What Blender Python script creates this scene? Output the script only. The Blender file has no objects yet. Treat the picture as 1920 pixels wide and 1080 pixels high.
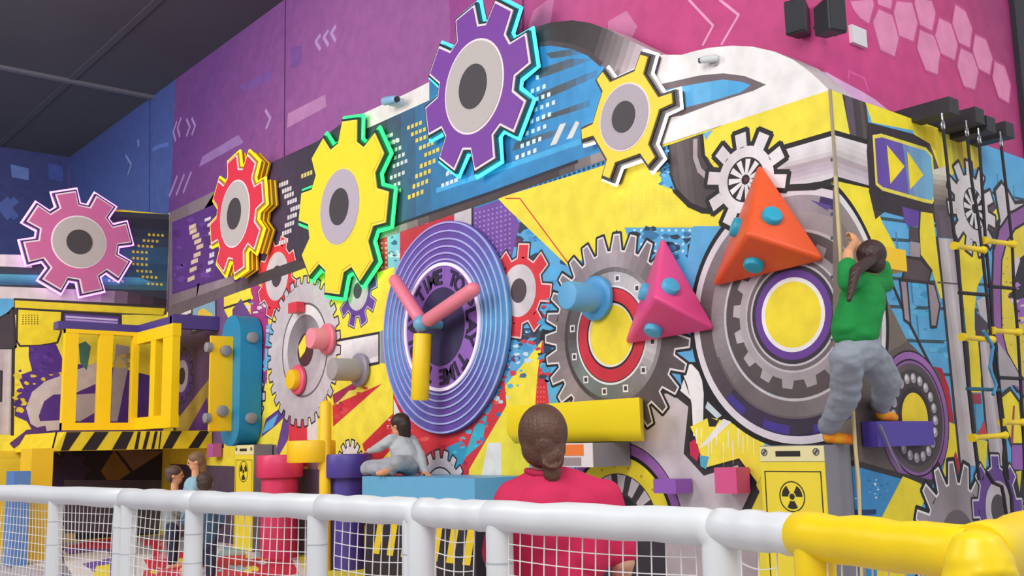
import bpy, bmesh, math, random
from mathutils import Vector, Matrix, noise

# ------------------------------------------------------------------ camera
SC = bpy.context.scene
COL = SC.collection
FPX, PITCH, AZ, ROLL, CZ = 1928.7, .1508, .8779, -.0216, 1.45
CAM = Vector((0, 0, CZ))
FW = Vector((math.cos(AZ)*math.cos(PITCH), math.sin(AZ)*math.cos(PITCH), math.sin(PITCH)))
_r0 = Vector((math.sin(AZ), -math.cos(AZ), 0)); _u0 = _r0.cross(FW)
RT = _r0*math.cos(ROLL)+_u0*math.sin(ROLL); UP = RT.cross(FW)
cd = bpy.data.cameras.new('camera'); cam = bpy.data.objects.new('camera', cd); COL.objects.link(cam)
cd.lens = FPX/1920*36; cd.sensor_width = 36; cd.clip_end = 200
cam.matrix_world = Matrix(((RT.x, UP.x, -FW.x, CAM.x), (RT.y, UP.y, -FW.y, CAM.y), (RT.z, UP.z, -FW.z, CAM.z), (0, 0, 0, 1)))
SC.camera = cam

# ------------------------------------------------------------------ world, lights, exposure
w = bpy.data.worlds.new('world'); SC.world = w; w.use_nodes = True
w.node_tree.nodes['Background'].inputs[0].default_value = (.93, .96, 1, 1)
w.node_tree.nodes['Background'].inputs[1].default_value = .62
SC.view_settings.view_transform = 'Standard'; SC.view_settings.look = 'None'
SC.view_settings.exposure = 0.0; SC.view_settings.gamma = 1; SC.view_settings.use_curve_mapping = False

def area(name, loc, target, size, power, color=(1, .985, .97)):
    l = bpy.data.lights.new(name, 'AREA'); l.shape = 'RECTANGLE'; l.size, l.size_y = size
    l.energy = power; l.color = color
    o = bpy.data.objects.new(name, l); COL.objects.link(o); o.location = loc
    o.rotation_euler = (Vector(target)-Vector(loc)).to_track_quat('-Z', 'Y').to_euler()
    return o
area('hall_light_near', (-1.5, 1.5, 6.6), (5.6, 5.5, 1.8), (4, 4), 315)
area('hall_light_far', (-.5, 9, 6.8), (5.6, 11.5, 2.0), (4, 4), 400)
area('hall_light_right', (4.5, -2.5, 6.6), (7.2, 3.6, 2.2), (3, 3), 160)
area('hall_light_fence', (.3, 1.2, 5.5), (2.4, 3.5, 1.0), (2.5, 2.5), 22)
area('fill_upper_left', (-3.5, 12, 5.2), (5.0, 18.5, 6.0), (4, 3), 420)  # added unseen fill lamp, brightens the upper left walls

def ray(px, py): return RT*((px-960)/FPX)+UP*((540-py)/FPX)+FW
def PX(px, py, x): r = ray(px, py); return CAM+r*(x/r.x)
def PY(px, py, y): r = ray(px, py); return CAM+r*(y/r.y)
def PZ(px, py, z): r = ray(px, py); return CAM+r*((z-CZ)/r.z)
def PD(px, py, d): return CAM+ray(px, py)*d

# ------------------------------------------------------------------ materials
def lin(h):
    if isinstance(h, str):
        h = h.lstrip('#'); h = [int(h[i:i+2], 16)/255 for i in (0, 2, 4)]
    return tuple((v/12.92 if v <= .04045 else ((v+.055)/1.055)**2.4) for v in h)
MATS = {}
def mat(name, col, rough=.5, metal=0, emit=0, noise_amt=.06, noise_scale=9, bump=0, bump_scale=60, ecol=None, spec=.5):
    if name in MATS: return MATS[name]
    m = bpy.data.materials.new(name); m.use_nodes = True; nt = m.node_tree; b = nt.nodes['Principled BSDF']
    c = lin(col)
    b.inputs['Roughness'].default_value = rough; b.inputs['Metallic'].default_value = metal
    b.inputs['Specular IOR Level'].default_value = spec
    tc = nt.nodes.new('ShaderNodeTexCoord'); n = nt.nodes.new('ShaderNodeTexNoise'); n.inputs['Scale'].default_value = noise_scale
    n.inputs['Detail'].default_value = 5
    nt.links.new(tc.outputs['Object'], n.inputs['Vector'])
    mx = nt.nodes.new('ShaderNodeMix'); mx.data_type = 'RGBA'
    nt.links.new(n.outputs['Fac'], mx.inputs[0])
    mx.inputs[6].default_value = tuple(v*(1-noise_amt) for v in c)+(1,)
    mx.inputs[7].default_value = tuple(min(1, v*(1+noise_amt)) for v in c)+(1,)
    nt.links.new(mx.outputs[2], b.inputs['Base Color'])
    if bump:
        n2 = nt.nodes.new('ShaderNodeTexNoise'); n2.inputs['Scale'].default_value = bump_scale
        nt.links.new(tc.outputs['Object'], n2.inputs['Vector'])
        bp = nt.nodes.new('ShaderNodeBump'); bp.inputs['Strength'].default_value = bump; bp.inputs['Distance'].default_value = .01
        nt.links.new(n2.outputs['Fac'], bp.inputs['Height']); nt.links.new(bp.outputs['Normal'], b.inputs['Normal'])
    if emit:
        b.inputs['Emission Color'].default_value = lin(ecol or col)+(1,); b.inputs['Emission Strength'].default_value = emit
    MATS[name] = m; return m
def paint_mat():
    m = bpy.data.materials.new('mural_paint'); m.use_nodes = True; nt = m.node_tree; b = nt.nodes['Principled BSDF']
    a = nt.nodes.new('ShaderNodeAttribute'); a.attribute_name = 'paint'
    tc = nt.nodes.new('ShaderNodeTexCoord'); n = nt.nodes.new('ShaderNodeTexNoise'); n.inputs['Scale'].default_value = 7; n.inputs['Detail'].default_value = 8
    nt.links.new(tc.outputs['Object'], n.inputs['Vector'])
    mr = nt.nodes.new('ShaderNodeMapRange'); mr.inputs[1].default_value = .3; mr.inputs[2].default_value = .7
    mr.inputs[3].default_value = .88; mr.inputs[4].default_value = 1.06
    nt.links.new(n.outputs['Fac'], mr.inputs[0])
    mx = nt.nodes.new('ShaderNodeVectorMath'); mx.operation = 'SCALE'
    nt.links.new(a.outputs['Color'], mx.inputs[0]); nt.links.new(mr.outputs[0], mx.inputs['Scale'])
    nt.links.new(mx.outputs[0], b.inputs['Base Color']); b.inputs['Roughness'].default_value = .55
    b.inputs['Specular IOR Level'].default_value = .3
    return m
PAINT = paint_mat()

YEL = '#fae546'; DK = '#3a3236'; BLK = '#221e22'; WH = '#eee7e6'; LIL = '#cfc4c8'; GR = '#8d8284'; BR = '#5d5252'; PU = '#6d4398'
PUD = '#3f2a63'; BL = '#62aede'; BLD = '#37618f'; RED = '#e23a44'; MAG = '#c23a80'; LAV = '#a477c0'; CY = '#35b5c9'; BGE = '#b9a9a8'

# ------------------------------------------------------------------ objects
def tag(o, label=None, cat=None, group=None, kind=None):
    if label: o['label'] = label
    if cat: o['category'] = cat
    if group: o['group'] = group
    if kind: o['kind'] = kind
    return o
def empty(name, loc, label=None, cat=None, group=None):
    o = bpy.data.objects.new(name, None); o.location = loc; COL.objects.link(o); o.empty_display_size = .1
    return tag(o, label, cat, group)
def link(name, me, parent=None, m=None):
    o = bpy.data.objects.new(name, me); COL.objects.link(o)
    if m is not None:
        me.materials.clear(); me.materials.append(m)
    if parent is not None:
        o.parent = parent
        # geometry is given in world space; keep it there
        o.matrix_parent_inverse = Matrix.Translation(parent.location).inverted() if parent.parent is None and parent.type == 'EMPTY' else Matrix()
    return o
def fin(name, bm, m, parent=None, smooth=False, bev=0, seg=2):
    if bev:
        es = [e for e in bm.edges if len(e.link_faces) == 2 and e.calc_face_angle(0) > .5]
        bmesh.ops.bevel(bm, geom=es, offset=bev, segments=seg, affect='EDGES', profile=.5, clamp_overlap=True)
    bmesh.ops.recalc_face_normals(bm, faces=bm.faces)
    me = bpy.data.meshes.new(name); bm.to_mesh(me); bm.free()
    if smooth:
        for p in me.polygons: p.use_smooth = True
        try: me.set_sharp_from_angle(angle=.8)
        except Exception: pass
    return link(name, me, parent, m)
def hull8(bm, bot, top):
    """solid from two matching loops"""
    a = [bm.verts.new(p) for p in bot]; b = [bm.verts.new(p) for p in top]; n = len(a)
    bm.faces.new(a[::-1]); bm.faces.new(b)
    for i in range(n): bm.faces.new((a[i], a[(i+1) % n], b[(i+1) % n], b[i]))
def box(bm, x0, x1, y0, y1, z0, z1):
    hull8(bm, [(x0, y0, z0), (x1, y0, z0), (x1, y1, z0), (x0, y1, z0)], [(x0, y0, z1), (x1, y0, z1), (x1, y1, z1), (x0, y1, z1)])
def tube(bm, pts, rads, n=12, cap=True, close=False):
    pts = [Vector(p) for p in pts]
    if not isinstance(rads, (list, tuple)): rads = [rads]*len(pts)
    rings = []; ref = None; N = len(pts)
    for i, p in enumerate(pts):
        if close: t = (pts[(i+1) % N]-pts[i-1])
        else: t = (pts[min(i+1, N-1)]-pts[max(i-1, 0)])
        if t.length < 1e-9: t = Vector((0, 0, 1))
        t.normalize()
        if ref is None:
            ref = t.orthogonal().normalized()
        ref = (ref-t*ref.dot(t))
        if ref.length < 1e-6: ref = t.orthogonal()
        ref.normalize(); bi = t.cross(ref)
        rings.append([bm.verts.new(p+(ref*math.cos(2*math.pi*k/n)+bi*math.sin(2*math.pi*k/n))*rads[i]) for k in range(n)])
    for i in range(N if close else N-1):
        A = rings[i]; B = rings[(i+1) % N]
        for k in range(n): bm.faces.new((A[k], A[(k+1) % n], B[(k+1) % n], B[k]))
    if cap and not close:
        bm.faces.new(rings[0][::-1]); bm.faces.new(rings[-1])
def capsule(bm, p0, p1, r0, r1, n=14):
    """round ended tapered limb"""
    p0 = Vector(p0); p1 = Vector(p1); d = (p1-p0); L = d.length; d = d/L if L > 1e-9 else Vector((0, 0, 1))
    P = []; R = []
    for k in range(5):
        a = math.pi/2*(k/4); P.append(p0-d*r0*math.cos(a)*.999); R.append(max(r0*math.sin(a), r0*.03))
    for k in range(5):
        a = math.pi/2*(k/4); P.append(p1+d*r1*math.sin(a)*.999); R.append(max(r1*math.cos(a), r1*.03))
    tube(bm, P, R, n)
def ellipsoid(bm, c, r, rot=None, u=20, v=14):
    M = Matrix.Translation(Vector(c)) @ ((rot.to_4x4()) if rot is not None else Matrix()) @ Matrix.Diagonal((r[0], r[1], r[2], 1))
    bmesh.ops.create_uvsphere(bm, u_segments=u, v_segments=v, radius=1, matrix=M)
def bake(bm, mods):
    """run modifiers once and return the resulting mesh"""
    me = bpy.data.meshes.new('tmp'); bm.to_mesh(me); bm.free()
    o = bpy.data.objects.new('tmp', me); COL.objects.link(o)
    for t, kw in mods:
        md = o.modifiers.new(t, t)
        for k, v in kw.items(): setattr(md, k, v)
    dg = bpy.context.evaluated_depsgraph_get(); dg.update()
    out = bpy.data.meshes.new_from_object(o.evaluated_get(dg))
    bpy.data.objects.remove(o); bpy.data.meshes.remove(me)
    for p in out.polygons: p.use_smooth = True
    return out
def fleshy(name, bm, m, parent, vox=.008, sm=6, wrinkle=0, wscale=14):
    me = bake(bm, [('REMESH', dict(mode='VOXEL', voxel_size=vox)), ('SMOOTH', dict(factor=.5, iterations=sm))])
    if wrinkle:
        for v in me.vertices:
            q = v.co*wscale; k = noise.noise(Vector((q.x, q.y, q.z*1.6)))
            v.co = v.co+v.normal*k*wrinkle
    me.name = name
    return link(name, me, parent, m)

# ------------------------------------------------------------------ murals
def clip(poly, s0, keep_pos):
    out = []; n = len(poly)
    f = (lambda p: p[0]-s0) if keep_pos else (lambda p: s0-p[0])
    for i in range(n):
        p, q = poly[i], poly[(i+1) % n]; a, b = f(p), f(q)
        if a >= 0: out.append(p)
        if (a >= 0) != (b >= 0):
            t = a/(a-b); out.append(tuple(p[k]+(q[k]-p[k])*t for k in range(len(p))))
    return out
def mixc(a, b, t): return tuple(a[i]+(b[i]-a[i])*t for i in range(3))
class Mural:
    """paint on a wall. (s, z) are metres along the wall and up. A folded mural runs round an outer corner:
    s >= 0 on the wall x = a, s <= 0 on the wall y = c"""
    def __init__(self, a=None, c=None, b=None, floor=None):
        self.a, self.c, self.b, self.fl = a, c, b, floor; self.shapes = []
    def sz(self, p):
        if self.fl is not None: q = PZ(p[0], p[1], self.fl); return (q.x, q.y)
        if self.b is not None: q = PY(p[0], p[1], self.b); return (-q.x, q.z)
        q = PX(p[0], p[1], self.a)
        if q.y >= self.c: return (q.y-self.c, q.z)
        q = PY(p[0], p[1], self.c); return (-(q.x-self.a), q.z)
    def pos(self, s, z, off, side):
        if self.fl is not None: return Vector((s, z, self.fl+off))
        if self.b is not None: return Vector((-s, self.b-off, z))
        k = off if abs(s) < 1e-5 else 0      # paint of both walls meets on the corner
        if side: return Vector((self.a-off, self.c+s-k, z))
        return Vector((self.a-s-k, self.c-off, z))
    def raw(self, polys, colors):
        """polys: list of (s,z) polygons making one shape; colors: one colour, or one per polygon"""
        if not isinstance(colors, list): colors = [colors]*len(polys)
        if getattr(self, 'right_only', False):
            pc = [(clip(q, 0, False), c) for q, c in zip(polys, colors)]; pc = [t for t in pc if len(t[0]) > 2]
            if not pc: return
            polys = [t[0] for t in pc]; colors = [t[1] for t in pc]
        xs = [p[0] for q in polys for p in q]; zs = [p[1] for q in polys for p in q]
        bb = (min(xs), max(xs), min(zs), max(zs)); lv = 0
        for sh in self.shapes:
            o = sh[2]
            if o[0] < bb[1] and bb[0] < o[1] and o[2] < bb[3] and bb[2] < o[3]: lv = max(lv, sh[3]+1)
        self.shapes.append((polys, colors, bb, lv))
    def poly(self, pts, col): self.raw([[self.sz(p) for p in pts]], lin(col))
    def grad(self, pts, p0, p1, stops, n=14):
        """paint whose tone runs from pixel p0 to p1"""
        P = [self.sz(p) for p in pts]; A = self.sz(p0); B = self.sz(p1)
        d = (B[0]-A[0], B[1]-A[1]); L2 = d[0]**2+d[1]**2
        Q = [(((p[0]-A[0])*d[0]+(p[1]-A[1])*d[1])/L2, p[0], p[1]) for p in P]
        stops = [(t, lin(c)) for t, c in stops]; polys = []; cols = []
        cuts = [-9]+[i/n for i in range(1, n)]+[9]
        for i in range(n):
            q = clip(clip(Q, cuts[i], True), cuts[i+1], False) if len(Q) > 2 else []
            if len(q) < 3: continue
            t = (i+.5)/n; c = stops[-1][1]
            if t <= stops[0][0]: c = stops[0][1]
            else:
                for k in range(len(stops)-1):
                    if stops[k][0] <= t <= stops[k+1][0]:
                        c = mixc(stops[k][1], stops[k+1][1], (t-stops[k][0])/max(1e-6, stops[k+1][0]-stops[k][0])); break
            polys.append([(u[1], u[2]) for u in q]); cols.append(c)
        self.raw(polys, cols)
    def line_sz(self, P, w, col, closed=False):
        polys = []; n = len(P)
        for i in range(n if closed else n-1):
            a, b = P[i], P[(i+1) % n]; dx, dz = b[0]-a[0], b[1]-a[1]; L = math.hypot(dx, dz)
            if L < 1e-6: continue
            ux, uz = dx/L*w*.3, dz/L*w*.3; nx, nz = -dz/L*w/2, dx/L*w/2
            polys.append([(a[0]-ux+nx, a[1]-uz+nz), (a[0]-ux-nx, a[1]-uz-nz), (b[0]+ux-nx, b[1]+uz-nz), (b[0]+ux+nx, b[1]+uz+nz)])
        if w > .015:
            for p in (P if closed else P[1:-1]):
                polys.append([(p[0]+w*.5*math.cos(math.pi/4*k+.39), p[1]+w*.5*math.sin(math.pi/4*k+.39)) for k in range(8)])
        if polys: self.raw(polys, lin(col))
    def line(self, pts, w, col, closed=False): self.line_sz([self.sz(p) for p in pts], w, col, closed)
    def op(self, pts, col, lc=DK, w=.025):
        self.poly(pts, col); self.line(pts, w, lc, True)
    def cr(self, c, ry):
        A = self.sz(c); B = self.sz((c[0], c[1]-ry)); return A, math.hypot(A[0]-B[0], A[1]-B[1])
    def circ_sz(self, A, R, a0=0, a1=360, n=40):
        return [(A[0]+R*math.cos(math.radians(a0+(a1-a0)*i/n)), A[1]+R*math.sin(math.radians(a0+(a1-a0)*i/n))) for i in range(n+(0 if a1-a0 == 360 else 1))]
    def disc(self, c, ry, col, a0=0, a1=360):
        A, R = self.cr(c, ry); P = self.circ_sz(A, R, a0, a1)
        self.raw([P], lin(col))
    def ring(self, c, r1, r0, cols, a0=0, a1=360, n=48):
        """cols: a colour, or a list of colours blended round the ring"""
        A, R = self.cr(c, r1); k = r0/r1; O = self.circ_sz(A, R, a0, a1, n); I = self.circ_sz(A, R*k, a0, a1, n)
        if a1-a0 == 360: O.append(O[0]); I.append(I[0])
        polys = [[O[i], O[i+1], I[i+1], I[i]] for i in range(n)]
        if isinstance(cols, list):
            L = [lin(x) for x in cols]; cc = []
            for i in range(n):
                t = i/n*len(L); k2 = int(t); cc.append(mixc(L[k2 % len(L)], L[(k2+1) % len(L)], t-k2))
            self.raw(polys, cc)
        else: self.raw(polys, lin(cols))
    def gear(self, c, tip, val, n, phase, col, lc=DK, lw=.03, tb=.32, tt=.22, edge=None):
        """toothed wheel; phase: angle of one tooth. tb/tt: half widths of a tooth at root and tip in pitches"""
        A, R = self.cr(c, tip); P = []
        pt = 360/n; v = val/tip
        for i in range(n):
            a = phase+i*pt
            for da, r in ((-tb, v), (-tt, 1), (tt, 1), (tb, v)):
                t = math.radians(a+da*pt); P.append((A[0]+R*r*math.cos(t), A[1]+R*r*math.sin(t)))
        if lc: self.line_sz(P, lw*1.5, lc, True)
        inner = [self.circ_sz(A, R*v*1.01, n=n*4 if n < 16 else n*2)]
        L = [lin(x) for x in (col if isinstance(col, list) else [col])]
        polys = []; cc = []
        for i in range(n):
            q = P[4*i:4*i+4]; polys.append(q); t = ((phase+i*pt) % 360)/360*len(L); cc.append(mixc(L[int(t) % len(L)], L[(int(t)+1) % len(L)], t-int(t)))
        m = 48
        for i in range(m):
            a0 = math.radians(360*i/m); a1 = math.radians(360*(i+1)/m)
            polys.append([A, (A[0]+R*v*1.01*math.cos(a0), A[1]+R*v*1.01*math.sin(a0)), (A[0]+R*v*1.01*math.cos(a1), A[1]+R*v*1.01*math.sin(a1))])
            t = i/m*len(L); cc.append(mixc(L[int(t) % len(L)], L[(int(t)+1) % len(L)], t-int(t)))
        self.raw(polys, cc)
        if edge: self.line_sz(P, .014, edge, True)
    def dots(self, starts, n, dx, dy, sz, col, h=None):
        polys = []
        for (x, y) in starts:
            for i in range(n):
                cx, cy = x+dx*i, y+dy*i; a = sz/2; b = (h or sz)/2
                k = dy/dx if dx else 0
                polys.append([self.sz(q) for q in ((cx-a, cy-b-k*a), (cx+a, cy-b+k*a), (cx+a, cy+b+k*a), (cx-a, cy+b-k*a))])
        self.raw(polys, lin(col))
    def splat(self, poly, cols, n, r, seed=1, spiky=.6):
        """ragged spots of paint inside a polygon"""
        rnd = random.Random(seed); xs = [p[0] for p in poly]; ys = [p[1] for p in poly]; got = 0; polys = []; cc = []
        for _ in range(n*12):
            if got >= n: break
            x = rnd.uniform(min(xs), max(xs)); y = rnd.uniform(min(ys), max(ys)); ins = False
            for i in range(len(poly)):
                (x1, y1), (x2, y2) = poly[i], poly[i-1]
                if (y1 > y) != (y2 > y) and x < (x2-x1)*(y-y1)/(y2-y1)+x1: ins = not ins
            if not ins: continue
            got += 1; k = rnd.randint(5, 8); R = r*rnd.uniform(.35, 1); P = []
            for i in range(k):
                a = 2*math.pi*i/k; q = R*rnd.uniform(1-spiky, 1)
                P.append(self.sz((x+q*math.cos(a)*1.2, y+q*math.sin(a)*.8)))
            polys.append(P); cc.append(lin(rnd.choice(cols)))
        # spots may overlap one another: spread over a few coats
        for j in range(3): self.raw(polys[j::3], cc[j::3])
    def bake(self, bm, side, off0=.0003, step=.00013):
        lay = bm.loops.layers.float_color.get('paint') or bm.loops.layers.float_color.new('paint')
        for polys, cols, bb, lv in self.shapes:
            for ip, (P, c) in enumerate(zip(polys, cols)):
                off = off0+step*lv+(ip % 7)*.000017
                if self.b is None and self.fl is None:
                    P = clip(P, 0, side)
                Q = []
                for p in P:
                    if not Q or math.hypot(p[0]-Q[-1][0], p[1]-Q[-1][1]) > 1e-5: Q.append(p)
                if len(Q) > 1 and math.hypot(Q[0][0]-Q[-1][0], Q[0][1]-Q[-1][1]) < 1e-5: Q.pop()
                if len(Q) < 3: continue
                ar = sum(Q[i][0]*Q[(i+1) % len(Q)][1]-Q[(i+1) % len(Q)][0]*Q[i][1] for i in range(len(Q)))
                flip = (ar > 0)
                if self.fl is not None: flip = not flip
                if flip: Q = Q[::-1]
                V = [bm.verts.new(self.pos(p[0], p[1], off, side)) for p in Q]
                try: f = bm.faces.new(V)
                except ValueError: continue
                for l in f.loops: l[lay] = (c[0], c[1], c[2], 1)
def wall_mesh(name, slab_fn, base, murals, kind='structure'):
    bm = bmesh.new(); lay = bm.loops.layers.float_color.new('paint')
    slab_fn(bm)
    bmesh.ops.recalc_face_normals(bm, faces=bm.faces)
    bc = lin(base)
    for f in bm.faces:
        for l in f.loops: l[lay] = (bc[0], bc[1], bc[2], 1)
    for mu, side in murals: mu.bake(bm, side)
    me = bpy.data.meshes.new(name); bm.to_mesh(me); bm.free(); me.materials.append(PAINT)
    o = link(name, me); o['kind'] = kind
    return o
def Z(ox, oy, s):
    return lambda pts: [(ox+x/s, oy+y/s) for x, y in pts]
R1 = Z(0, 0, 3); R2 = Z(640, 0, 3); R3 = Z(1280, 0, 3); R4 = Z(0, 330, 4); R5 = Z(380, 250, 4); R6 = Z(420, 500, 6)
S1 = Z(0, 540, 4); S2 = Z(0, 780, 3.6); S3 = Z(440, 700, 4); S4 = Z(700, 380, 2.4); S5 = Z(980, 420, 3); S6 = Z(1280, 280, 3)
S7 = Z(1280, 560, 3.6); S8 = Z(1560, 160, 2.7); T1 = Z(1560, 520, 2.25); T2 = Z(900, 730, 3.086); T3 = Z(1100, 780, 3.4286)
T4 = Z(1480, 420, 2.4545); U1 = Z(0, 560, 2.919); U2 = Z(440, 480, 3.375); U3 = Z(600, 560, 5.4); U4 = Z(960, 640, 3.375)
U5 = Z(1240, 160, 4.153); U6 = Z(1740, 300, 3.176); U7 = Z(1740, 620, 2.842); U8 = Z(1480, 940, 4.364)

# ------------------------------------------------------------------ the hall
WO = .021
WA, WC, WB = 5.6, 3.535, 14.615      # the play building: wall x = WA, wall y = WC, wall y = WB
HA, HC, HB = 5.9, 3.75, 20.74        # the hall behind it
FLZ, CEIL = .3, 7.26
# ---- wall_upper_*: the tall hall walls behind the play building
H = Mural(a=HA, c=HC)
H.grad([(130, -60), (130, 560), (318, 560), (325, 330), (329, 160), (329, -60)], (200, 190), (200, 420), [(0, '#434a84'), (.5, '#485896'), (1, '#5164a2')])
H.grad([(326, -120), (329, 160), (322, 330), (300, 560), (960, 560), (990, -200)], (420, 60), (560, 300), [(0, '#6c4282'), (.5, '#86508f'), (1, '#a0609c')], 20)
H.grad([(830, -200), (845, 60), (810, 400), (1700, 400), (1600, -200)], (830, 100), (1260, 100), [(0, '#9a4a92'), (.25, '#b94e8c'), (.6, '#cf5a92'), (1, '#cc4a86')], 20)
H.line([(281.5, 150), (279, 600)], .035, '#2b3268')
H.line([(535.5, -60), (533, 330)], .03, '#4a2c5c')
H.line([(981, -60), (981, 120)], .03, '#8c3266')
for q, c in (([(380, 293), (447, 253), (457, 267), (373, 313)], '#a07ab4'), ([(540, 213), (610, 177), (612, 200), (538, 240)], '#bd84b4'),
             ([(545, 90), (567, 85), (565, 120), (545, 130)], '#7d5296'), ([(450, 160), (510, 130), (510, 150), (455, 172)], '#7c539a'),
             ([(25, 310), (53, 312), (54, 338), (27, 334)], '#5d74b8'), ([(1000, 20), (1040, -10), (1030, 60), (990, 50)], '#dd7fae'),
             ([(1140, 40), (1175, 20), (1195, 50), (1180, 80), (1140, 60)], '#d983ae')):
    H.poly(q, c)
for x, y in ((592, 78), (607, 70), (621, 62)): H.line([(x+8, y-12), (x, y), (x+8, y+14)], .05, '#b393c4')
for x, y in ((325, 247), (333, 240)): H.line([(x+6, y-18), (x, y), (x+4, y+16)], .05, '#a887bd')
for x, y in ((350, 238), (360, 236)): H.line([(x, y-14), (x+6, y), (x, y+16)], .05, '#a887bd')
for x, y in ((320, 345), (333, 342), (346, 338)): H.line([(x+12, y-14), (x-2, y+22)], .06, '#a887bd')
H.line([(498, 207), (507, 222), (499, 240)], .05, '#b393c4')
H.line([(236, 292), (246, 308), (240, 326)], .05, '#8791c8'); H.line([(259, 263), (260, 273)], .06, '#8791c8')
H.line([(287, 280), (300, 274), (315, 270)], .06, '#6077bd')
H.line([(1292, 0), (1337, 48), (1318, 84)], .02, '#f0a6c8'); H.line([(1350, 0), (1385, 28), (1353, 83)], .02, '#f0a6c8')
H.poly([(1487, 112), (1515, 122), (1533, 133), (1553, 141), (1568, 150), (1580, 185), (1555, 185)], '#eaa6d4')
# pink end wall
H.poly([(1546, -200), (1546, 420), (1960, 520), (1960, -260)], '#d8498a')
H.grad([(1549, -200), (1552, 380), (1960, 520), (1960, -260)], (1600, 250), (1850, -40), [(0, '#d8488a'), (.6, '#c8447f'), (1, '#a03a70')], 16)
H.poly([(1549, 135), (1570, 147), (1613, 170), (1640, 186), (1672, 212), (1640, 240), (1552, 200)], '#efb2dc')
for q in ([(935, 0), (1070, -10), (1080, 30), (1050, 140), (1000, 110), (960, 60)], [(1100, 45), (1180, 80), (1220, 210), (1195, 325), (1110, 285), (1065, 120)],
          [(1200, 0), (1290, 10), (1325, 130), (1300, 240), (1215, 205), (1182, 70)], [(1306, -20), (1400, 0), (1425, 75), (1405, 180), (1332, 145), (1300, 20)],
          [(1330, 160), (1420, 200), (1450, 300), (1435, 425), (1365, 400), (1315, 270)], [(1440, 95), (1510, 130), (1548, 250), (1530, 345), (1452, 305), (1415, 200)],
          [(1530, 20), (1590, 60), (1630, 160), (1615, 275), (1552, 245), (1512, 130)], [(1560, 265), (1630, 300), (1665, 400), (1645, 510), (1580, 490), (1540, 370)],
          [(1642, 190), (1705, 220), (1745, 330), (1725, 425), (1662, 390), (1627, 280)], [(1750, 340), (1810, 370), (1845, 480), (1835, 585), (1775, 550), (1740, 440)],
          [(1085, -40), (1185, -20), (1172, 60), (1096, 30)]):
    H.poly(R3(q), '#e58cb4'); H.line(R3(q), .02, '#c94f8a', True)
H.line(R3([(930, 440), (935, 400), (1020, 440), (1045, 510)]), .02, '#e8609c')
def slab_hf(bm): box(bm, HA, HA+.15, HC, HB+.15, 0, CEIL)
wall_mesh('wall_upper_front', slab_hf, '#8c4f92', [(H, True)])
XE = PY(1902, 120, HC).x
def slab_hr(bm): box(bm, HA+.0, XE, HC, HC+.15, 0, CEIL)
wall_mesh('wall_upper_right', slab_hr, '#cc4684', [(H, False)])
def slab_end(bm): box(bm, XE, XE+6, HC-.05, HC+.2, 0, CEIL)
wall_mesh('wall_dark_right', slab_end, '#34323a', [])
HL = Mural(b=HB)
HL.grad([(-80, 240), (-80, 600), (131, 600), (131, 290)], (60, 290), (60, 470), [(0, '#43487e'), (1, '#485088')])
HL.poly([(20, 308), (54, 316), (54, 338), (22, 332)], '#6d84c2')
HL.poly([(90, 305), (118, 312), (118, 340), (92, 336)], '#4a5aa6')
for x, y in ((2, 388), (14, 388)): HL.line([(x+14, y-12), (x, y), (x+14, y+18)], .13, '#5d71b4')
def slab_hl(bm): box(bm, -9, HA+.15, HB, HB+.15, 0, CEIL)
wall_mesh('wall_upper_left', slab_hl, '#3d4a94', [(HL, False)])
# ceiling: black panels with seams and joists
bm = bmesh.new()
box(bm, -9, HA+.6, 3.2, HB+.3, CEIL, CEIL+.1)
o = fin('ceiling', bm, mat('ceiling_black', '#4a4852', .85, noise_amt=.25, noise_scale=.6, bump=.2, bump_scale=3)); o['kind'] = 'structure'
S0, S1_ = PZ(0, 86, CEIL), PZ(276, 178, CEIL)
bm = bmesh.new(); box(bm, -9, HA, S1_.y-.05, S1_.y+.05, CEIL-.05, CEIL)
fin('trim_1', bm, mat('seam_grey', '#66646e', .8))['kind'] = 'structure'
for i, x in enumerate((4.6, 2.2)):
    bm = bmesh.new(); box(bm, x-.05, x+.05, 3.3, HB, CEIL-.012, CEIL)
    fin('trim_%d' % (i+2), bm, mat('joist_black', '#4c4a54', .85))['kind'] = 'structure'

# ---- wall_front / wall_right: the painted front of the play building
M = Mural(a=WA, c=WC)
rnd = random.Random(4)
# backdrop fields
M.raw([[(0, -1), (12, -1), (12, 6), (0, 6)]], lin(YEL))
M.poly([(315, 560), (315, 1200), (760, 1200), (760, 420)], YEL)
M.poly([(740, 400), (740, 1200), (1100, 1200), (1100, 300)], BL)
M.grad([(300, 395), (300, 590), (1100, 330), (1230, 275), (1240, 60), (1033, 20), (760, 160)], (430, 480), (1000, 260), [(0, '#5a3578'), (.2, '#4a3a5c'), (.35, '#433c48'), (.62, '#454a58'), (.78, '#3d7fae'), (1, '#3f8fc8')], 24)
# scribbled dark blue areas on the blue
M.splat([(940, 380), (1070, 500), (1100, 760), (1010, 760), (1005, 640), (940, 700), (930, 560)], ['#3c4a58', '#58b4e8', '#34506e', '#4c9dd4', '#7a3a66'], 130, 18, 3)
M.poly([(1015, 350), (1240, 270), (1260, 300), (1200, 330), (1100, 320), (960, 380)], '#4a9fd0')
M.dots([(960+i*9, 384-i*3.2-j*6) for i in range(22) for j in range(4)], 1, 1, -.3, 4.5, '#243048')
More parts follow.
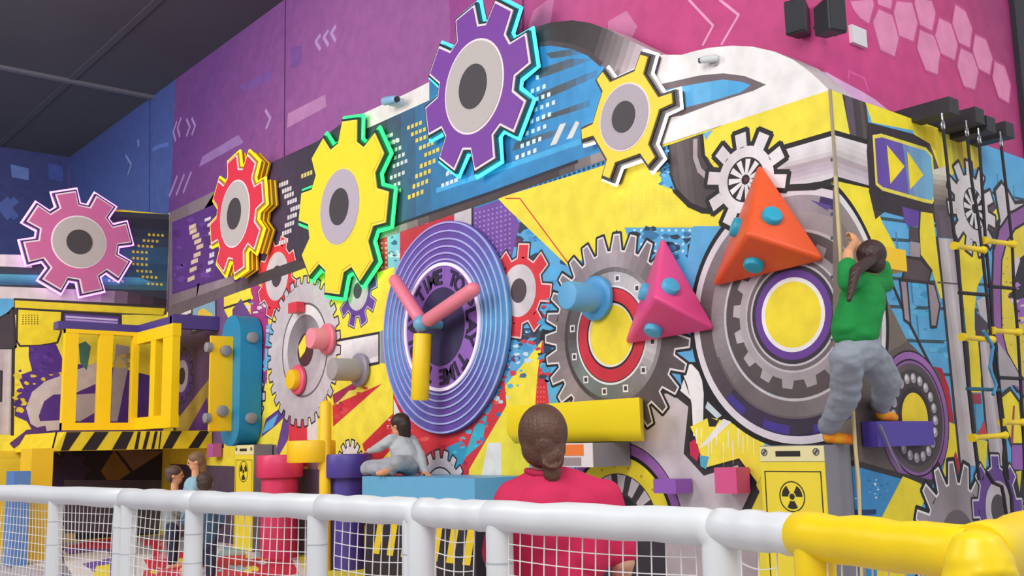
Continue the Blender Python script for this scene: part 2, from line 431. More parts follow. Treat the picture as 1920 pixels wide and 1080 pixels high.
# pink/red dotted strips left of the big disc
M.poly([(697, 440), (725, 437), (745, 560), (735, 585), (693, 570)], '#d8454c')
M.dots([(700+8*i, 456+9*j) for i in range(4) for j in range(13)], 1, 1, -.2, 3.5, '#f0b8a8')
M.poly([(726, 440), (752, 432), (752, 560), (730, 560)], '#86c8d8'); M.splat([(726, 440), (752, 432), (752, 560), (730, 560)], ['#3a7088', '#cfe8ec'], 14, 9, 5)
M.poly([(750, 432), (800, 415), (860, 400), (860, 520), (750, 600)], '#c83a48')
M.splat([(750, 432), (800, 415), (860, 400), (860, 520), (750, 600)], ['#a83050', '#e86070'], 20, 5, 6)
M.poly([(852, 397), (886, 389), (886, 470), (852, 470)], LIL); M.line([(886, 388), (886, 470)], .03, DK)
M.poly([(888, 392), (945, 372), (975, 420), (950, 520), (888, 470)], '#7a52a4')
M.dots([(892+8*i, 400-2*i+9*j) for i in range(9) for j in range(12)], 1, 1, -.3, 3, '#b894cc')
# big yellow fields
M.op([(935, 372), (1100, 322), (1240, 275), (1262, 300), (1280, 350), (1330, 385), (1390, 400), (1355, 424), (1172, 425), (1160, 445), (1068, 500), (954, 392)], YEL, YEL, .01)
M.line([(948, 372), (975, 372), (1072, 502)], .012, RED)
M.dots([(1180+14*i, 345+7*j) for i in range(8) for j in range(10)], 1, 1, -.25, 2.5, '#f4ef8a')
M.poly([(1172, 427), (1355, 427), (1330, 600), (1240, 620), (1200, 520)], '#57aee0')
M.dots([(1190+13*i, 432+13*j) for i in range(13) for j in range(4)], 1, 1, -.1, 4.5, '#cfeaf6')
M.splat([(1172, 427), (1350, 427), (1310, 600), (1240, 620), (1200, 520)], ['#2c4258', '#3f7aa8'], 36, 17, 8)
M.poly([(1290, 460), (1306, 440), (1316, 520), (1304, 620), (1286, 560)], '#262430')
M.poly([(1018, 638), (1030, 760), (1003, 775), (1000, 660)], '#d83844'); M.dots([(1008+6*i, 690+9*j) for i in range(3) for j in range(9)], 1, 1, 0, 2.5, '#f08078')
M.poly([(1017, 638), (1008, 700), (1003, 770), (970, 1100), (800, 1100), (883, 830), (950, 720)], YEL)
M.poly([(915, 830), (940, 830), (940, 960), (890, 960)], '#efe9e4')
M.poly([(1350, 424), (1300, 424), (1240, 760), (1330, 860), (1480, 860), (1480, 424)], BL)
# reds round the foot of the disc
M.poly([(738, 690), (760, 780), (840, 815), (920, 770), (945, 700), (950, 760), (880, 880), (860, 1100), (738, 1100)], '#dc3844')
M.splat([(740, 760), (940, 740), (870, 900), (740, 900)], ['#b82c4c', '#f06058', '#c83038'], 40, 10, 9)
M.poly([(840, 838), (866, 826), (880, 845), (850, 905), (828, 860)], '#3a9cc0'); M.poly([(890, 800), (915, 770), (905, 830), (870, 860)], '#40b4c8')
M.splat([(860, 770), (935, 720), (900, 840), (850, 850)], ['#3a8fb8', '#54c0d8', '#e04050'], 26, 8, 11)
M.poly([(737, 745), (758, 790), (765, 812), (737, 780)], '#f0e8e4'); M.line([(736, 700), (737, 790)], .03, DK)
# yellow fields with red rays, left of the disc
M.poly([(565, 560), (740, 500), (737, 800), (690, 850), (640, 1000), (560, 1000)], YEL)
M.poly([(545, 520), (610, 500), (600, 560), (560, 600)], YEL)
M.line(U3([(190, 425), (600, 350)]), .035, DK)
M.grad(U3([(190, 435), (600, 360), (600, 645), (190, 720)]), U3([(400, 400)])[0], U3([(420, 680)])[0], [(0, '#f4eeee'), (.5, '#d8ccd0'), (.8, '#c8bcc4'), (1, '#f0eaea')], 8)
M.line(U3([(600, 340), (600, 650), (190, 735)]), .03, DK)
M.poly(U3([(612, 330), (670, 310), (670, 660), (612, 650)]), '#8a98a8')
M.poly(S3([(735, 160), (900, 68), (920, 110), (745, 235)]), '#a83058'); M.poly(S3([(735, 150), (900, 68), (870, 62), (735, 110)]), YEL)
M.poly(S3([(740, 400), (735, 240), (1110, 75)]), '#d83440'); M.poly(S3([(745, 250), (900, 150), (930, 120), (860, 130)]), '#f0dc60')
M.poly(S3([(960, 530), (1190, 300), (1190, 420), (1180, 560), (1060, 700), (1000, 700)]), '#d83440')
M.splat(S3([(1130, 340), (1185, 310), (1185, 470), (1150, 470)]), ['#f48078', '#f8c8b8'], 10, 4, 12)
M.splat(S3([(740, 250), (1000, 100), (740, 380)]), ['#b02c50', '#e04848'], 12, 9, 13)
# left stretch under the band
M.grad([(315, 560), (430, 520), (430, 575), (315, 620)], (320, 590), (420, 540), [(0, '#5a4878'), (1, '#7a4a92')], 4)
M.grad([(325, 590), (410, 560), (430, 600), (420, 840), (325, 840)], (330, 700), (430, 700), [(0, '#4c3a5c'), (1, '#7a5a88')], 5)
M.poly([(470, 525), (500, 545), (505, 640), (500, 720), (470, 720)], '#b03c82'); M.poly([(500, 610), (530, 600), (530, 680), (495, 690)], '#74b8dc')
M.splat([(455, 540), (520, 560), (525, 720), (480, 740)], ['#b04488', '#6ab4dc', '#7a4488', '#e0d8e4', '#9a3a74'], 70, 7, 15)
M.poly([(420, 545), (465, 530), (475, 560), (440, 580), (420, 575)], YEL); M.line([(420, 578), (470, 562)], .03, DK)
M.op([(328, 592), (360, 578), (362, 586), (330, 600)], '#e8e2e4', DK, .02)
M.op([(360, 575), (405, 555), (405, 610), (360, 625)], '#8ab0c8', DK, .05)
M.poly([(371, 583), (382, 578), (400, 590), (372, 606)], '#e8c848')
M.gear((341, 705), 50, 38, 12, 10, '#5a3c80', DK, .03); M.ring((341, 705), 30, 16, '#aaa0a8'); M.disc((341, 705), 16, DK)
M.poly([(330, 790), (400, 700), (440, 640), (440, 760), (400, 810), (330, 830)], '#b8a048')
M.poly([(350, 812), (388, 745), (400, 810)], '#6a4292')
M.poly([(436, 580), (452, 560), (470, 590), (475, 620), (436, 620)], '#6a4a86')
M.poly([(475, 690), (500, 700), (480, 830), (475, 900), (460, 900)], '#6d4890')
M.gear((478, 745), 42, 30, 9, 20, LIL, DK, .03)
M.poly([(505, 725), (530, 700), (540, 800), (520, 830), (490, 835), (495, 790)], YEL)
M.poly(S3([(235, 340), (375, 235), (400, 320), (200, 480)]), '#5c3f8c'); M.poly(S3([(240, 370), (330, 300), (290, 400), (200, 460)]), BL)
M.poly(S3([(185, 530), (365, 335), (350, 420), (310, 530)]), YEL); M.poly(S3([(370, 320), (420, 320), (400, 500), (330, 620), (310, 590)]), '#6d4890')
M.poly(S3([(150, 530), (315, 535), (330, 900), (150, 900)]), '#7d6c74')
M.poly(S3([(410, 320), (560, 350), (560, 700), (400, 700)]), '#dc3a48'); M.poly(S3([(545, 360), (620, 300), (620, 500), (545, 500)]), '#e8e0d8')
M.poly(S3([(560, 640), (640, 640), (600, 920), (500, 920)]), '#85686a')
# lower left stuff beyond the stools
M.poly([(600, 900), (760, 900), (760, 1200), (600, 1200)], '#4a3a44'); M.poly([(320, 870), (600, 880), (600, 1200), (320, 1200)], '#5a4a5c')
for x in (640, 668, 698, 880, 905, 850):
    M.poly([(x, 1035), (x+12, 985), (x+26, 985), (x+14, 1035)], '#e8c83a')
M.poly([(830, 1045), (1000, 1050), (1000, 1100), (830, 1100)], '#c8b0b4')

# gears of the left half
M.gear((519, 520), 76, 60, 8, 67, '#e23a46', DK, .03, edge='#f0d8d8'); M.ring((519, 518), 45, 20, LIL); M.disc((519, 518), 20, '#4c424e')
M.gear((671, 547), 66, 46, 9, 90, '#6b4596', DK, .025, edge='#c8b4d4'); M.ring((671, 545), 37, 15, LIL); M.disc((671, 545), 15, '#4c4450')
M.gear((567, 658), 138, 124, 32, 4, [LIL, '#c6bcc2', '#d8ced2', '#beb4ba'], DK, .025)
M.ring((571, 656), 88, 84, '#6c6266'); M.ring((571, 656), 84, 66, ['#d8ced2', '#f0eaec', '#cfc5ca', '#b8aeb4']); M.ring((571, 656), 66, 29, ['#9a9094', '#6e6468', '#c0b6bc', '#b0a6ac'])
M.disc((573, 656), 29, '#5a3038'); M.poly([(560, 650), (572, 628), (578, 640), (572, 660), (563, 672)], YEL); M.ring((573, 656), 31, 28, DK)
M.gear((657, 872), 47, 34, 14, 0, '#ece4e4', DK, .022); M.gear((826, 928), 84, 68, 18, 4, '#ddd2d6', DK, .022); M.disc((826, 928), 50, '#f4eef0'); M.ring((826, 928), 53, 50, DK)
# red gear right of the disc
M.splat([(930, 600), (1010, 600), (1020, 640), (930, 800)], ['#5cb8e0', '#d84050', '#3878a8', '#cfe4ec'], 60, 9, 17)
M.gear((975, 545), 88, 62, 8, 100, '#e03c46', DK, .03, edge='#f0d0d0'); M.ring((973, 545), 49, 23, ['#e0d6da', '#cfc5c9']); M.disc((973, 545), 23, '#57494e')
# dark splashes between the gears
for q in (U4([(165, 75), (240, 70), (260, 100), (210, 110), (200, 130)]), S5([(515, 60), (530, 30), (545, 70), (530, 120)]), S5([(95, 655), (110, 590), (185, 605), (130, 650)]),
          S5([(85, 730), (170, 740), (185, 750), (120, 790)])): M.poly(q, '#2c2a30')
M.splat(S5([(130, 400), (190, 500), (150, 960), (110, 900), (110, 500)]), ['#4aa0d0', '#2c4a60', '#d03c50', '#58b8e0'], 50, 12, 19)
# the big light field under the saw wheel and the drips
M.op(U4([(560, 370), (800, 330), (1010, 300), (1140, 400), (1110, 700), (1220, 820), (1440, 750), (1540, 950), (1460, 1120), (1380, 1250), (700, 1250)]), '#cfc3c8', DK, .06)
M.poly(U4([(1060, 130), (1180, 130), (1330, 380), (1600, 620), (1540, 950), (1440, 750), (1220, 820), (1115, 690), (1140, 400), (1080, 330)]), '#262228')
M.poly(U4([(1060, 150), (1140, 145), (1200, 210), (1215, 330), (1210, 600), (1150, 600), (1140, 400), (1110, 270)]), '#f2ecec')
M.poly(U4([(1065, 310), (1090, 240), (1135, 370)]), '#f2ecec')
M.poly(U4([(1130, 540), (1250, 480), (1380, 510), (1600, 640), (1600, 800), (1560, 900), (1440, 740), (1220, 800), (1160, 600)]), YEL)
M.poly(U4([(1180, 680), (1340, 490), (1390, 510), (1240, 650)]), '#f2ecec'); M.poly(U4([(1235, 470), (1300, 500), (1330, 470), (1290, 540), (1250, 540)]), '#2b262c')
M.poly(U4([(1225, 420), (1240, 380), (1330, 470), (1300, 490)]), '#c8d4dc')
for i in range(12):
    x = 1170+i*32+rnd.uniform(-8, 8); y = 600+rnd.uniform(-60, 60)
    M.poly(U4([(x, y), (x+7, y), (x+6, y+100+rnd.uniform(0, 70)), (x+2, y+100)]), '#f8f4e8')
M.poly(U4([(1125, 640), (1160, 620), (1190, 700), (1175, 760), (1130, 720)]), '#c82c50'); M.poly(U4([(1190, 720), (1250, 730), (1230, 810), (1195, 790)]), '#58a8c4')
# saw wheel with the red ring
M.gear((1149, 628), 187, 156, 27, 3, ['#7c6e70', '#8a7c80', '#b4a6ac', '#6e6062', '#605456', '#5c5052', '#74686a', '#9c9094'], '#2c262a', .035, tb=.36, tt=.16, edge='#e8e0e2')
M.ring((1146, 628), 127, 116, ['#4c4244', '#5c5254', '#8c8486', '#a8a2a6', '#7c7476', '#4e4648']); M.ring((1146, 628), 118, 93, ['#5a5254', '#746c70', '#b4aeb2', '#d8d2d4', '#f0eaec', '#8a8284', '#6c7474', '#7e8686'])
for i in range(12):
    A, R = M.cr((1146, 628), 106); t = math.radians(i*30+12); p = (A[0]+R*math.cos(t), A[1]+R*math.sin(t)); s = .028
    M.raw([[(p[0]-s, p[1]-s), (p[0]+s, p[1]-s), (p[0]+s, p[1]+s), (p[0]-s, p[1]+s)]], lin('#ece6e6')); s = .016
    M.raw([[(p[0]-s, p[1]-s), (p[0]+s, p[1]-s), (p[0]+s, p[1]+s), (p[0]-s, p[1]+s)]], lin('#453a48'))
M.ring((1146, 628), 93, 89, '#ece6e8'); M.ring((1146, 628), 89, 86, DK); M.ring((1146, 628), 87, 63, ['#d63446', '#e03c4c', '#c83242']); M.ring((1146, 628), 64, 59, '#2e2629'); M.ring((1146, 628), 60, 55, '#f0e8e0'); M.disc((1147, 628), 56, '#f8df3c')
# the big round hub at the corner
HC_ = (1487, 590)
M.ring(HC_, 247, 236, BLK, n=72); M.ring(HC_, 237, 222, ['#e6dce4', '#dcd2d8', '#efe8ec', '#e2d8de'], n=72)
M.ring(HC_, 223, 186, ['#6a5a5c', '#8a7c80', '#b0a2ac', '#8e8288', '#5d4a6e', '#6a5a58', '#4a3f66', '#3c3258', '#54464e'], n=72)
for a0, a1 in ((110, 128), (160, 185), (205, 232), (238, 268), (284, 300)): M.ring(HC_, 222, 205, PUD, a0, a1, 8)
M.poly(S6([(720, 285), (845, 320), (815, 345)]), '#5c4890')
M.ring(HC_, 192, 154, ['#a59a9e', '#837679', '#a79c9f', '#9a8f92', '#d8d2d4', '#8e8386', '#7a6e70', '#74686a'], n=72)
M.ring(HC_, 160, 155, ['#d8d0d4', '#b8aeb2'], n=72)
M.disc(HC_, 154, '#594e50')
M.gear(HC_, 138, 118, 16, 9, ['#c4b8bc', '#9c9194', '#857a7d', '#a89da0'], None, tb=.3, tt=.2); M.ring(HC_, 122, 106, ['#b8acb0', '#948a8d'])
M.ring(HC_, 108, 104, '#c9bfc4'); M.ring(HC_, 104, 92, '#74686a'); M.ring(HC_, 96, 92, '#cfc5ca'); M.ring(HC_, 92, 81, '#3e3440'); M.ring(HC_, 84, 69, PU); M.ring(HC_, 70, 61, '#f6f0ee'); M.disc(HC_, 62, '#fae038')
# elbow pipe and stripe block left of the corner
M.grad(U5([(50, 470), (310, 380), (330, 540), (370, 620), (440, 720), (450, 930), (420, 985), (320, 975), (220, 930), (110, 820), (60, 680)]), U5([(50, 700)])[0], U5([(430, 560)])[0], [(0, '#3e3436'), (.3, '#6a5e60'), (.6, '#52484a'), (1, '#4a4042')], 8)
M.line(U5([(50, 480), (60, 680), (110, 820), (220, 930), (320, 975), (420, 985)]), .04, '#2b2528'); M.line(U5([(318, 390), (330, 540), (370, 615), (440, 700)]), .035, '#2b2528')
M.line(U5([(268, 430), (268, 560), (300, 660), (360, 715), (430, 725)]), .04, '#b4a6a8')
M.poly(U5([(330, 375), (420, 340), (500, 300), (1305, 35), (1345, 25), (1350, 372), (920, 490), (880, 560), (500, 570), (400, 600), (345, 545)]), YEL)
M.poly(U5([(330, 375), (410, 345), (350, 430)]), '#74b8dc')
M.grad(U5([(900, 510), (1348, 382), (1356, 733), (960, 790), (880, 700)]), U5([(1100, 440)])[0], U5([(1120, 770)])[0], [(0, '#f0eaec'), (.4, '#ddd4d6'), (.55, '#b8a8ae'), (.75, '#c9b9c6'), (1, '#e6dfe3')], 10)
M.line(U5([(910, 497), (1340, 375)]), .035, '#2b2528'); M.line(U5([(950, 800), (1200, 790), (1350, 745)]), .045, '#2b2528')
M.gear((1399, 337), 90, 62, 10, 86, ['#d8ccce', '#e6dcde', '#f2ecee', '#efe7e9', '#f4eff0'], '#2b2629', .045, tb=.3, tt=.22)
M.disc((1399, 337), 42, '#2b2629')
for i in range(11):
    A, R = M.cr((1399, 337), 39); t = math.radians(i*32.7+5); P = []
    for r, w_ in ((.25, .1), (1, .2)): P.append((r, w_))
    M.raw([[(A[0]+R*.25*math.cos(t-.3), A[1]+R*.25*math.sin(t-.3)), (A[0]+R*math.cos(t-.15), A[1]+R*math.sin(t-.15)), (A[0]+R*math.cos(t+.15), A[1]+R*math.sin(t+.15)), (A[0]+R*.25*math.cos(t+.3), A[1]+R*.25*math.sin(t+.3))]], lin('#f0eaea'))
M.disc((1399, 337), 9, '#2b2629'); M.disc((1400, 337), 4, '#7a2c34')

# ---- the window band along the top
M.grad([(315, 398), (405, 352), (487, 312), (487, 322), (405, 382), (325, 417), (323, 552), (440, 516), (440, 545), (317, 590)], (318, 480), (440, 480), [(0, '#75676c'), (1, '#9c8c92')], 4)
M.poly([(323, 417), (405, 382), (405, 520), (323, 550)], '#5c3880')
M.splat([(327, 417), (400, 390), (400, 520), (327, 545)], ['#6c4696', '#503070'], 26, 11, 21)
M.grad([(317, 574), (440, 530), (560, 486), (725, 425), (925, 358), (1083, 300), (1240, 247), (1240, 264), (1083, 318), (925, 376), (725, 444), (560, 507), (440, 550), (317, 596)], (430, 560), (1240, 255), [(0, '#6f6368'), (.1, '#443c44'), (.3, '#4c4648'), (.35, '#d8d0cc'), (.48, '#c4b8b4'), (.6, '#5a4c4c'), (.85, '#4a3e40'), (.93, '#a89c9c'), (1, '#f0eae8')], 40)
M.grad([(640, 228), (767, 168), (805, 150), (805, 188), (763, 207), (690, 240), (640, 262)], (650, 250), (800, 180), [(0, '#e8dcd8'), (1, '#f2eae6')], 3)
M.line([(562, 488), (725, 428), (925, 360), (1083, 303)], .03, '#35323c')
# blue end of the band, dark dome
M.grad([(975, 75), (1007, 48), (1033, 38), (1073, 34), (1107, 38), (1140, 50), (1173, 68), (1207, 86), (1262, 98), (1262, 150), (1150, 140), (1075, 92), (1033, 82), (1000, 83)], (1060, 60), (1235, 110), [(0, '#3c3436'), (.35, '#4c4446'), (.6, '#8a7e80'), (.8, '#cdbcc2'), (1, '#ecdee2')], 16)
M.grad([(998, 84), (1033, 81), (1075, 90), (1107, 103), (1130, 124), (1150, 150), (1150, 240), (1083, 262), (990, 295), (900, 325), (920, 200)], (940, 240), (1120, 200), [(0, '#3a6c98'), (.5, '#3f8cc4'), (1, '#4aa2de')], 8)
for q in ([(1080, 400), (1290, 330), (1430, 330), (1090, 450)], [(1100, 530), (1440, 390), (1440, 430), (1120, 570)], [(1180, 640), (1400, 560), (1400, 600), (1100, 690)], [(980, 800), (1300, 700), (1300, 730), (960, 850)], [(1150, 300), (1330, 270), (1370, 300), (1180, 330)]):
    M.grad(R2(q), R2([q[0]])[0], R2([q[2]])[0], [(0, '#4a5058'), (.5, '#5c6268'), (1, '#4a92c8')], 6)
M.line(R2([(540, 1070), (1100, 880), (1420, 770)]), .05, '#4fb0e4')
M.line(R2([(1075, 255), (1180, 243), (1300, 262), (1390, 300), (1460, 360)]), .04, '#54484c')
for q in ([(1175, 820), (1210, 810), (1265, 690), (1230, 700)], [(1265, 785), (1300, 775), (1340, 690), (1320, 680)]): M.poly(R2(q), '#e6e2dc')
WD = '#ddd6dc'
def rows(zf, L, n, dx, dy, sz, col, h=None): M.dots(zf(L), n, dx, dy, sz, col, h)
rows(R4, [(1445, 380), (1450, 415), (1470, 450), (1485, 490), (1500, 530), (1480, 590), (1460, 640), (1450, 700), (1435, 770)], 1, 1, -.42, 13, '#dcc3a4', 8)
rows(R4, [(1565, 320), (1580, 360), (1595, 400), (1600, 520), (1590, 600), (1585, 650), (1565, 710)], 1, 1, -.4, 9, WD, 5)
rows(R5, [(25, 650), (45, 690), (55, 750), (60, 850), (60, 910), (50, 970), (35, 1030)], 2, 5, -2, 4, WD, 6)
rows(R5, [(580, 390), (605, 435), (622, 475), (645, 520), (668, 572), (645, 632), (625, 692), (605, 752), (580, 825)], 4, 4.6, -1.8, 3.6, WD, 8)
rows(R5, [(748, 320)], 4, 5.5, -2.2, 4, '#e4d078', 8)
rows(R5, [(1320, 50), (1375, 90), (1390, 145), (1415, 195), (1435, 245), (1415, 332), (1383, 412), (1388, 465)], 4, 7.5, -3, 5, WD, 7)
rows(R2, [(215, 785), (245, 815)], 4, 7.5, -3, 5, WD, 7)
rows(R2, [(378, 718), (400, 755), (425, 790), (445, 832), (475, 870)], 4, 7.5, -3, 5, '#f2d24c', 7)
rows(R5, [(1640, 245), (1605, 322), (1585, 398), (1550, 478)], 4, 8, -3.2, 5, '#f2d24c', 8)
rows(R5, [(1835, 305), (1800, 390)], 4, 8, -3.2, 5, WD, 7)
rows(R2, [(600, 972), (572, 1042)], 4, 8.5, -3.3, 5, '#e4ecf0', 7)
rows(R2, [(862, 872), (838, 942)], 2, 8.5, -3.3, 5, '#c8dc90', 7)
rows(R2, [(1042, 525), (1068, 570), (1095, 615), (1072, 682), (1045, 750), (1018, 820), (990, 885)], 4, 11, -4.2, 6, '#e4ecf4', 8)
rows(R2, [(1102, 435)], 1, 1, 0, 6, '#e4ecf4', 8)
# white arch with its long window
M.grad([(1215, 92), (1240, 100), (1280, 100), (1300, 94), (1330, 87), (1373, 84), (1413, 85), (1453, 94), (1487, 108), (1513, 125), (1535, 145), (1560, 166), (1557, 170), (1340, 240), (1240, 272), (1180, 292), (1180, 150), (1215, 120)], (1190, 150), (1290, 150), [(0, '#e6dcdc'), (1, '#f7f3f1')], 3)
M.poly([(1230, 160)]+R3([(100, 425), (230, 413), (350, 428), (472, 477), (400, 512), (200, 575), (0, 650)])+[(1230, 225)], '#74666a')
M.grad([(1230, 172)]+R3([(100, 468), (230, 448), (340, 462), (385, 480), (330, 520), (200, 560), (0, 610)])+[(1230, 212)], (1240, 190), (1400, 155), [(0, '#4fa8e0'), (.5, '#68b8e8'), (1, '#4aa6de')], 5)
M.poly(U5([(0, 490), (50, 470), (60, 680), (110, 815), (40, 790), (0, 770)]), '#52a6dc')
M.splat(U5([(0, 490), (50, 470), (60, 680), (110, 815), (0, 770)]), ['#2e587c', '#7cc4ec', '#3c86b8'], 24, 7, 90)

# ================= the wall right of the corner
M.raw([[(-4, -1), (0, -1), (0, 6), (-4, 6)]], lin(BL))
for (y0, y1) in ((300, 330), (345, 372), (402, 420), (447, 455), (520, 528), (576, 580), (638, 642), (700, 703)):
    M.line([(1560, y0), (1990, y0+(y1-y0)*3)], .022, '#3d5664')
for k in range(40):
    x = 1600+rnd.uniform(0, 330); y = 310+rnd.uniform(0, 380); M.line([(x, y), (x+4, y+45)], .018, '#4a86a8')
M.splat([(1640, 500), (1760, 520), (1790, 690), (1700, 680)], ['#58b8e4', '#6abce0', '#4c9cc8'], 40, 14, 30)
# yellow top left, dark pillar, yellow top
M.raw([[M.sz((1580, 176)), M.sz((1592, 255)), (0, M.sz((1564, 250))[1]), (0, 4)]], lin('#fae84c'))
M.grad(R3([(890, 520), (1025, 570), (1040, 690), (1045, 1080), (1020, 810), (940, 780)]), R3([(900, 650)])[0], R3([(1040, 680)])[0], [(0, '#3c343a'), (.3, '#6a5c6c'), (.55, '#3c3438'), (.8, '#5d5250'), (1, '#3a3236')], 7)
M.poly(R3([(1022, 575), (1300, 660), (1460, 700), (1520, 1080), (1440, 1080), (1290, 735), (1060, 690)]), '#fae438')
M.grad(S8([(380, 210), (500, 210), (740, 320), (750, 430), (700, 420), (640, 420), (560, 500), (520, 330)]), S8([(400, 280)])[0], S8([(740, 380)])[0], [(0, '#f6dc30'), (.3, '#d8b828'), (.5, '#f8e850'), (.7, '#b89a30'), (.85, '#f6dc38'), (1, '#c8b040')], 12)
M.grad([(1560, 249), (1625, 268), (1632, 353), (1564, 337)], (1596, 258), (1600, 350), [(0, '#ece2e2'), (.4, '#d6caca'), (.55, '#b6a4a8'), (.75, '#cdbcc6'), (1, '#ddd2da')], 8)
M.line([(1563, 249), (1626, 267)], .035, '#2b2528'); M.line([(1566, 338), (1634, 356)], .045, '#2b2528')
M.op(S8([(5, 495), (180, 525), (250, 700), (310, 810), (330, 900), (210, 830), (150, 740), (60, 590)]), '#fae438', '#fae438', .01)
M.poly(S8([(180, 530), (330, 600), (250, 650), (215, 680)]), '#453a3e')
# right hand end of the big hub ring is drawn over this wall later
M.poly([(1563, 352), (1590, 380), (1627, 447), (1650, 520), (1660, 560), (1700, 640), (1735, 680), (1770, 760), (1772, 860), (1735, 905), (1690, 890), (1610, 870), (1563, 860)], '#7c6f66')
M.line([(1655, 480), (1672, 535), (1700, 600), (1745, 690)], .03, DK)
M.right_only = True
M.ring(HC_, 247, 236, BLK, 95, 285, n=60); M.ring(HC_, 237, 222, ['#efe8ec', '#e2d8de'], 95, 285, n=60); M.ring(HC_, 223, 190, '#9a8c88', 95, 285, n=60); M.ring(HC_, 192, 154, '#8a7c78', 95, 285, n=60)
M.ring(HC_, 215, 196, '#8a5a86', 150, 190, 16); M.ring(HC_, 160, 155, '#d0c6ca', 95, 285, 50); M.disc(HC_, 154, '#594e50')
M.ring(HC_, 222, 190, '#3a3048', 215, 262, 20)
M.right_only = False
M.ring(HC_, 221, 192, ['#3c3444', '#43364e'], 268, 318, 30)
for a0, a1 in ((246, 262), (276, 292), (305, 318)): M.ring(HC_, 220, 204, '#4a3a90', a0, a1, 8)
M.ring(HC_, 220, 192, '#3c3444', 232, 268, 20); M.ring(HC_, 220, 205, '#4a3a90', 240, 262, 10)
M.ring(HC_, 192, 188, '#6a5e62', 200, 340, 60)
# display with the two arrows
M.grad(R3([(1040, 690), (1290, 755), (1385, 810), (1440, 960), (1450, 1100), (1440, 1240), (1380, 1260), (1080, 1180), (1045, 1080), (1030, 850)]), R3([(1050, 900)])[0], R3([(1460, 1000)])[0], [(0, '#3a3035'), (.8, '#42373c'), (1, '#6a5e5e')], 6)
FR = [(1625-0, 250)]
M.grad(S8([(205, 262), (245, 255), (470, 325), (500, 360), (517, 560), (500, 592), (460, 585), (250, 525), (220, 500)]), S8([(215, 400)])[0], S8([(510, 440)])[0], [(0, '#6a4aa4'), (.45, '#6e5cb0'), (.6, '#7aa0c8'), (1, '#78b8d8')], 10)
M.line(S8([(205, 262), (245, 255), (470, 325), (500, 360), (517, 560), (500, 592), (460, 585), (250, 525), (220, 500)]), .025, '#ecdc58', True)
M.poly(S8([(272, 303), (362, 412), (290, 500)]), '#fae030'); M.poly(S8([(375, 335), (457, 455), (390, 528)]), '#fae030')
# purple and grey machinery
M.poly(S8([(350, 615), (440, 640), (440, 715), (385, 715), (360, 690)]), '#6a48a0'); M.poly(S8([(385, 715), (440, 722), (440, 790), (385, 790)]), '#57494e')
M.poly(S8([(440, 640), (505, 650), (520, 780), (540, 950), (560, 1080), (545, 1080), (500, 940), (440, 860), (435, 740)]), '#f6de38'); M.line(S8([(440, 640), (435, 740), (440, 860), (500, 940)]), .02, DK)
M.poly(S8([(390, 790), (440, 800), (440, 870), (388, 868)]), '#a8989e'); M.op(S8([(370, 870), (440, 880), (495, 940), (480, 1000), (350, 985)]), '#5c4d52', DK, .02)
M.op(S6([(1215, 735), (1255, 740), (1275, 985), (1240, 960)]), '#a8949c', DK, .02); M.op(S6([(1370, 750), (1410, 760), (1440, 880), (1420, 1000), (1390, 1000)]), '#a8949c', DK, .02)
M.grad(U6([(30, 300), (140, 290), (165, 470), (50, 460)]), U6([(35, 400)])[0], U6([(160, 400)])[0], [(0, '#5a4a54'), (.5, '#6f5f6c'), (1, '#4a3c42')], 4)
M.grad(U6([(20, 60), (100, 40), (140, 200), (140, 300), (30, 310)]), U6([(60, 60)])[0], U6([(90, 300)])[0], [(0, '#e8e0d0'), (.4, '#a8988c'), (1, '#52464a')], 8)
# tall pipes
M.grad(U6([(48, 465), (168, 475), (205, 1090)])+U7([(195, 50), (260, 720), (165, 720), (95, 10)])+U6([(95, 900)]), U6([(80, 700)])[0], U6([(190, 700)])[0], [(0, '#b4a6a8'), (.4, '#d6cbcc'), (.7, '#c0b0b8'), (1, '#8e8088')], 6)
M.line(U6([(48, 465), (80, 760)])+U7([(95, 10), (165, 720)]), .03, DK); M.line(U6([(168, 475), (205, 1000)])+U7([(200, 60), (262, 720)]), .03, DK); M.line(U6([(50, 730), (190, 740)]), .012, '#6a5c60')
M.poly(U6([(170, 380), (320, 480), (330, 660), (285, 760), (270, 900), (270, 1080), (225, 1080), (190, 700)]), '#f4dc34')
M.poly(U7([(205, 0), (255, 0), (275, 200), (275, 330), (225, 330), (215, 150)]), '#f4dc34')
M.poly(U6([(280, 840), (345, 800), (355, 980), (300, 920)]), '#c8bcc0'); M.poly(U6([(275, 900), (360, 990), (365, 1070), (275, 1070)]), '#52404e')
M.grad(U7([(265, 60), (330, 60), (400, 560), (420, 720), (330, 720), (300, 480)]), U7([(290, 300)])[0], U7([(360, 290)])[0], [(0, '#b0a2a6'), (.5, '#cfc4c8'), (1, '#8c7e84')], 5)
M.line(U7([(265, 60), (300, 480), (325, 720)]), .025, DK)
M.poly(U7([(230, 335), (275, 335), (280, 390), (235, 390)]), '#a83a50'); M.poly(U7([(245, 395), (285, 395), (290, 480), (265, 540), (250, 520)]), '#58a4d0'); M.poly(U7([(255, 550), (295, 480), (310, 560)]), '#d0404c')
M.poly(U7([(250, 575), (310, 590), (300, 760), (270, 720)]), '#f0dc40')
M.poly(S7([(1690, 460), (1740, 470), (1790, 600), (1825, 840), (1780, 830), (1740, 650)]), '#b8283c'); M.poly(S7([(1785, 830), (1830, 850), (1850, 1080), (1800, 1200), (1740, 1200), (1780, 1000)]), '#f4dc34')
M.poly(U7([(140, 640), (165, 720), (150, 790), (120, 700)]), '#b8283c')
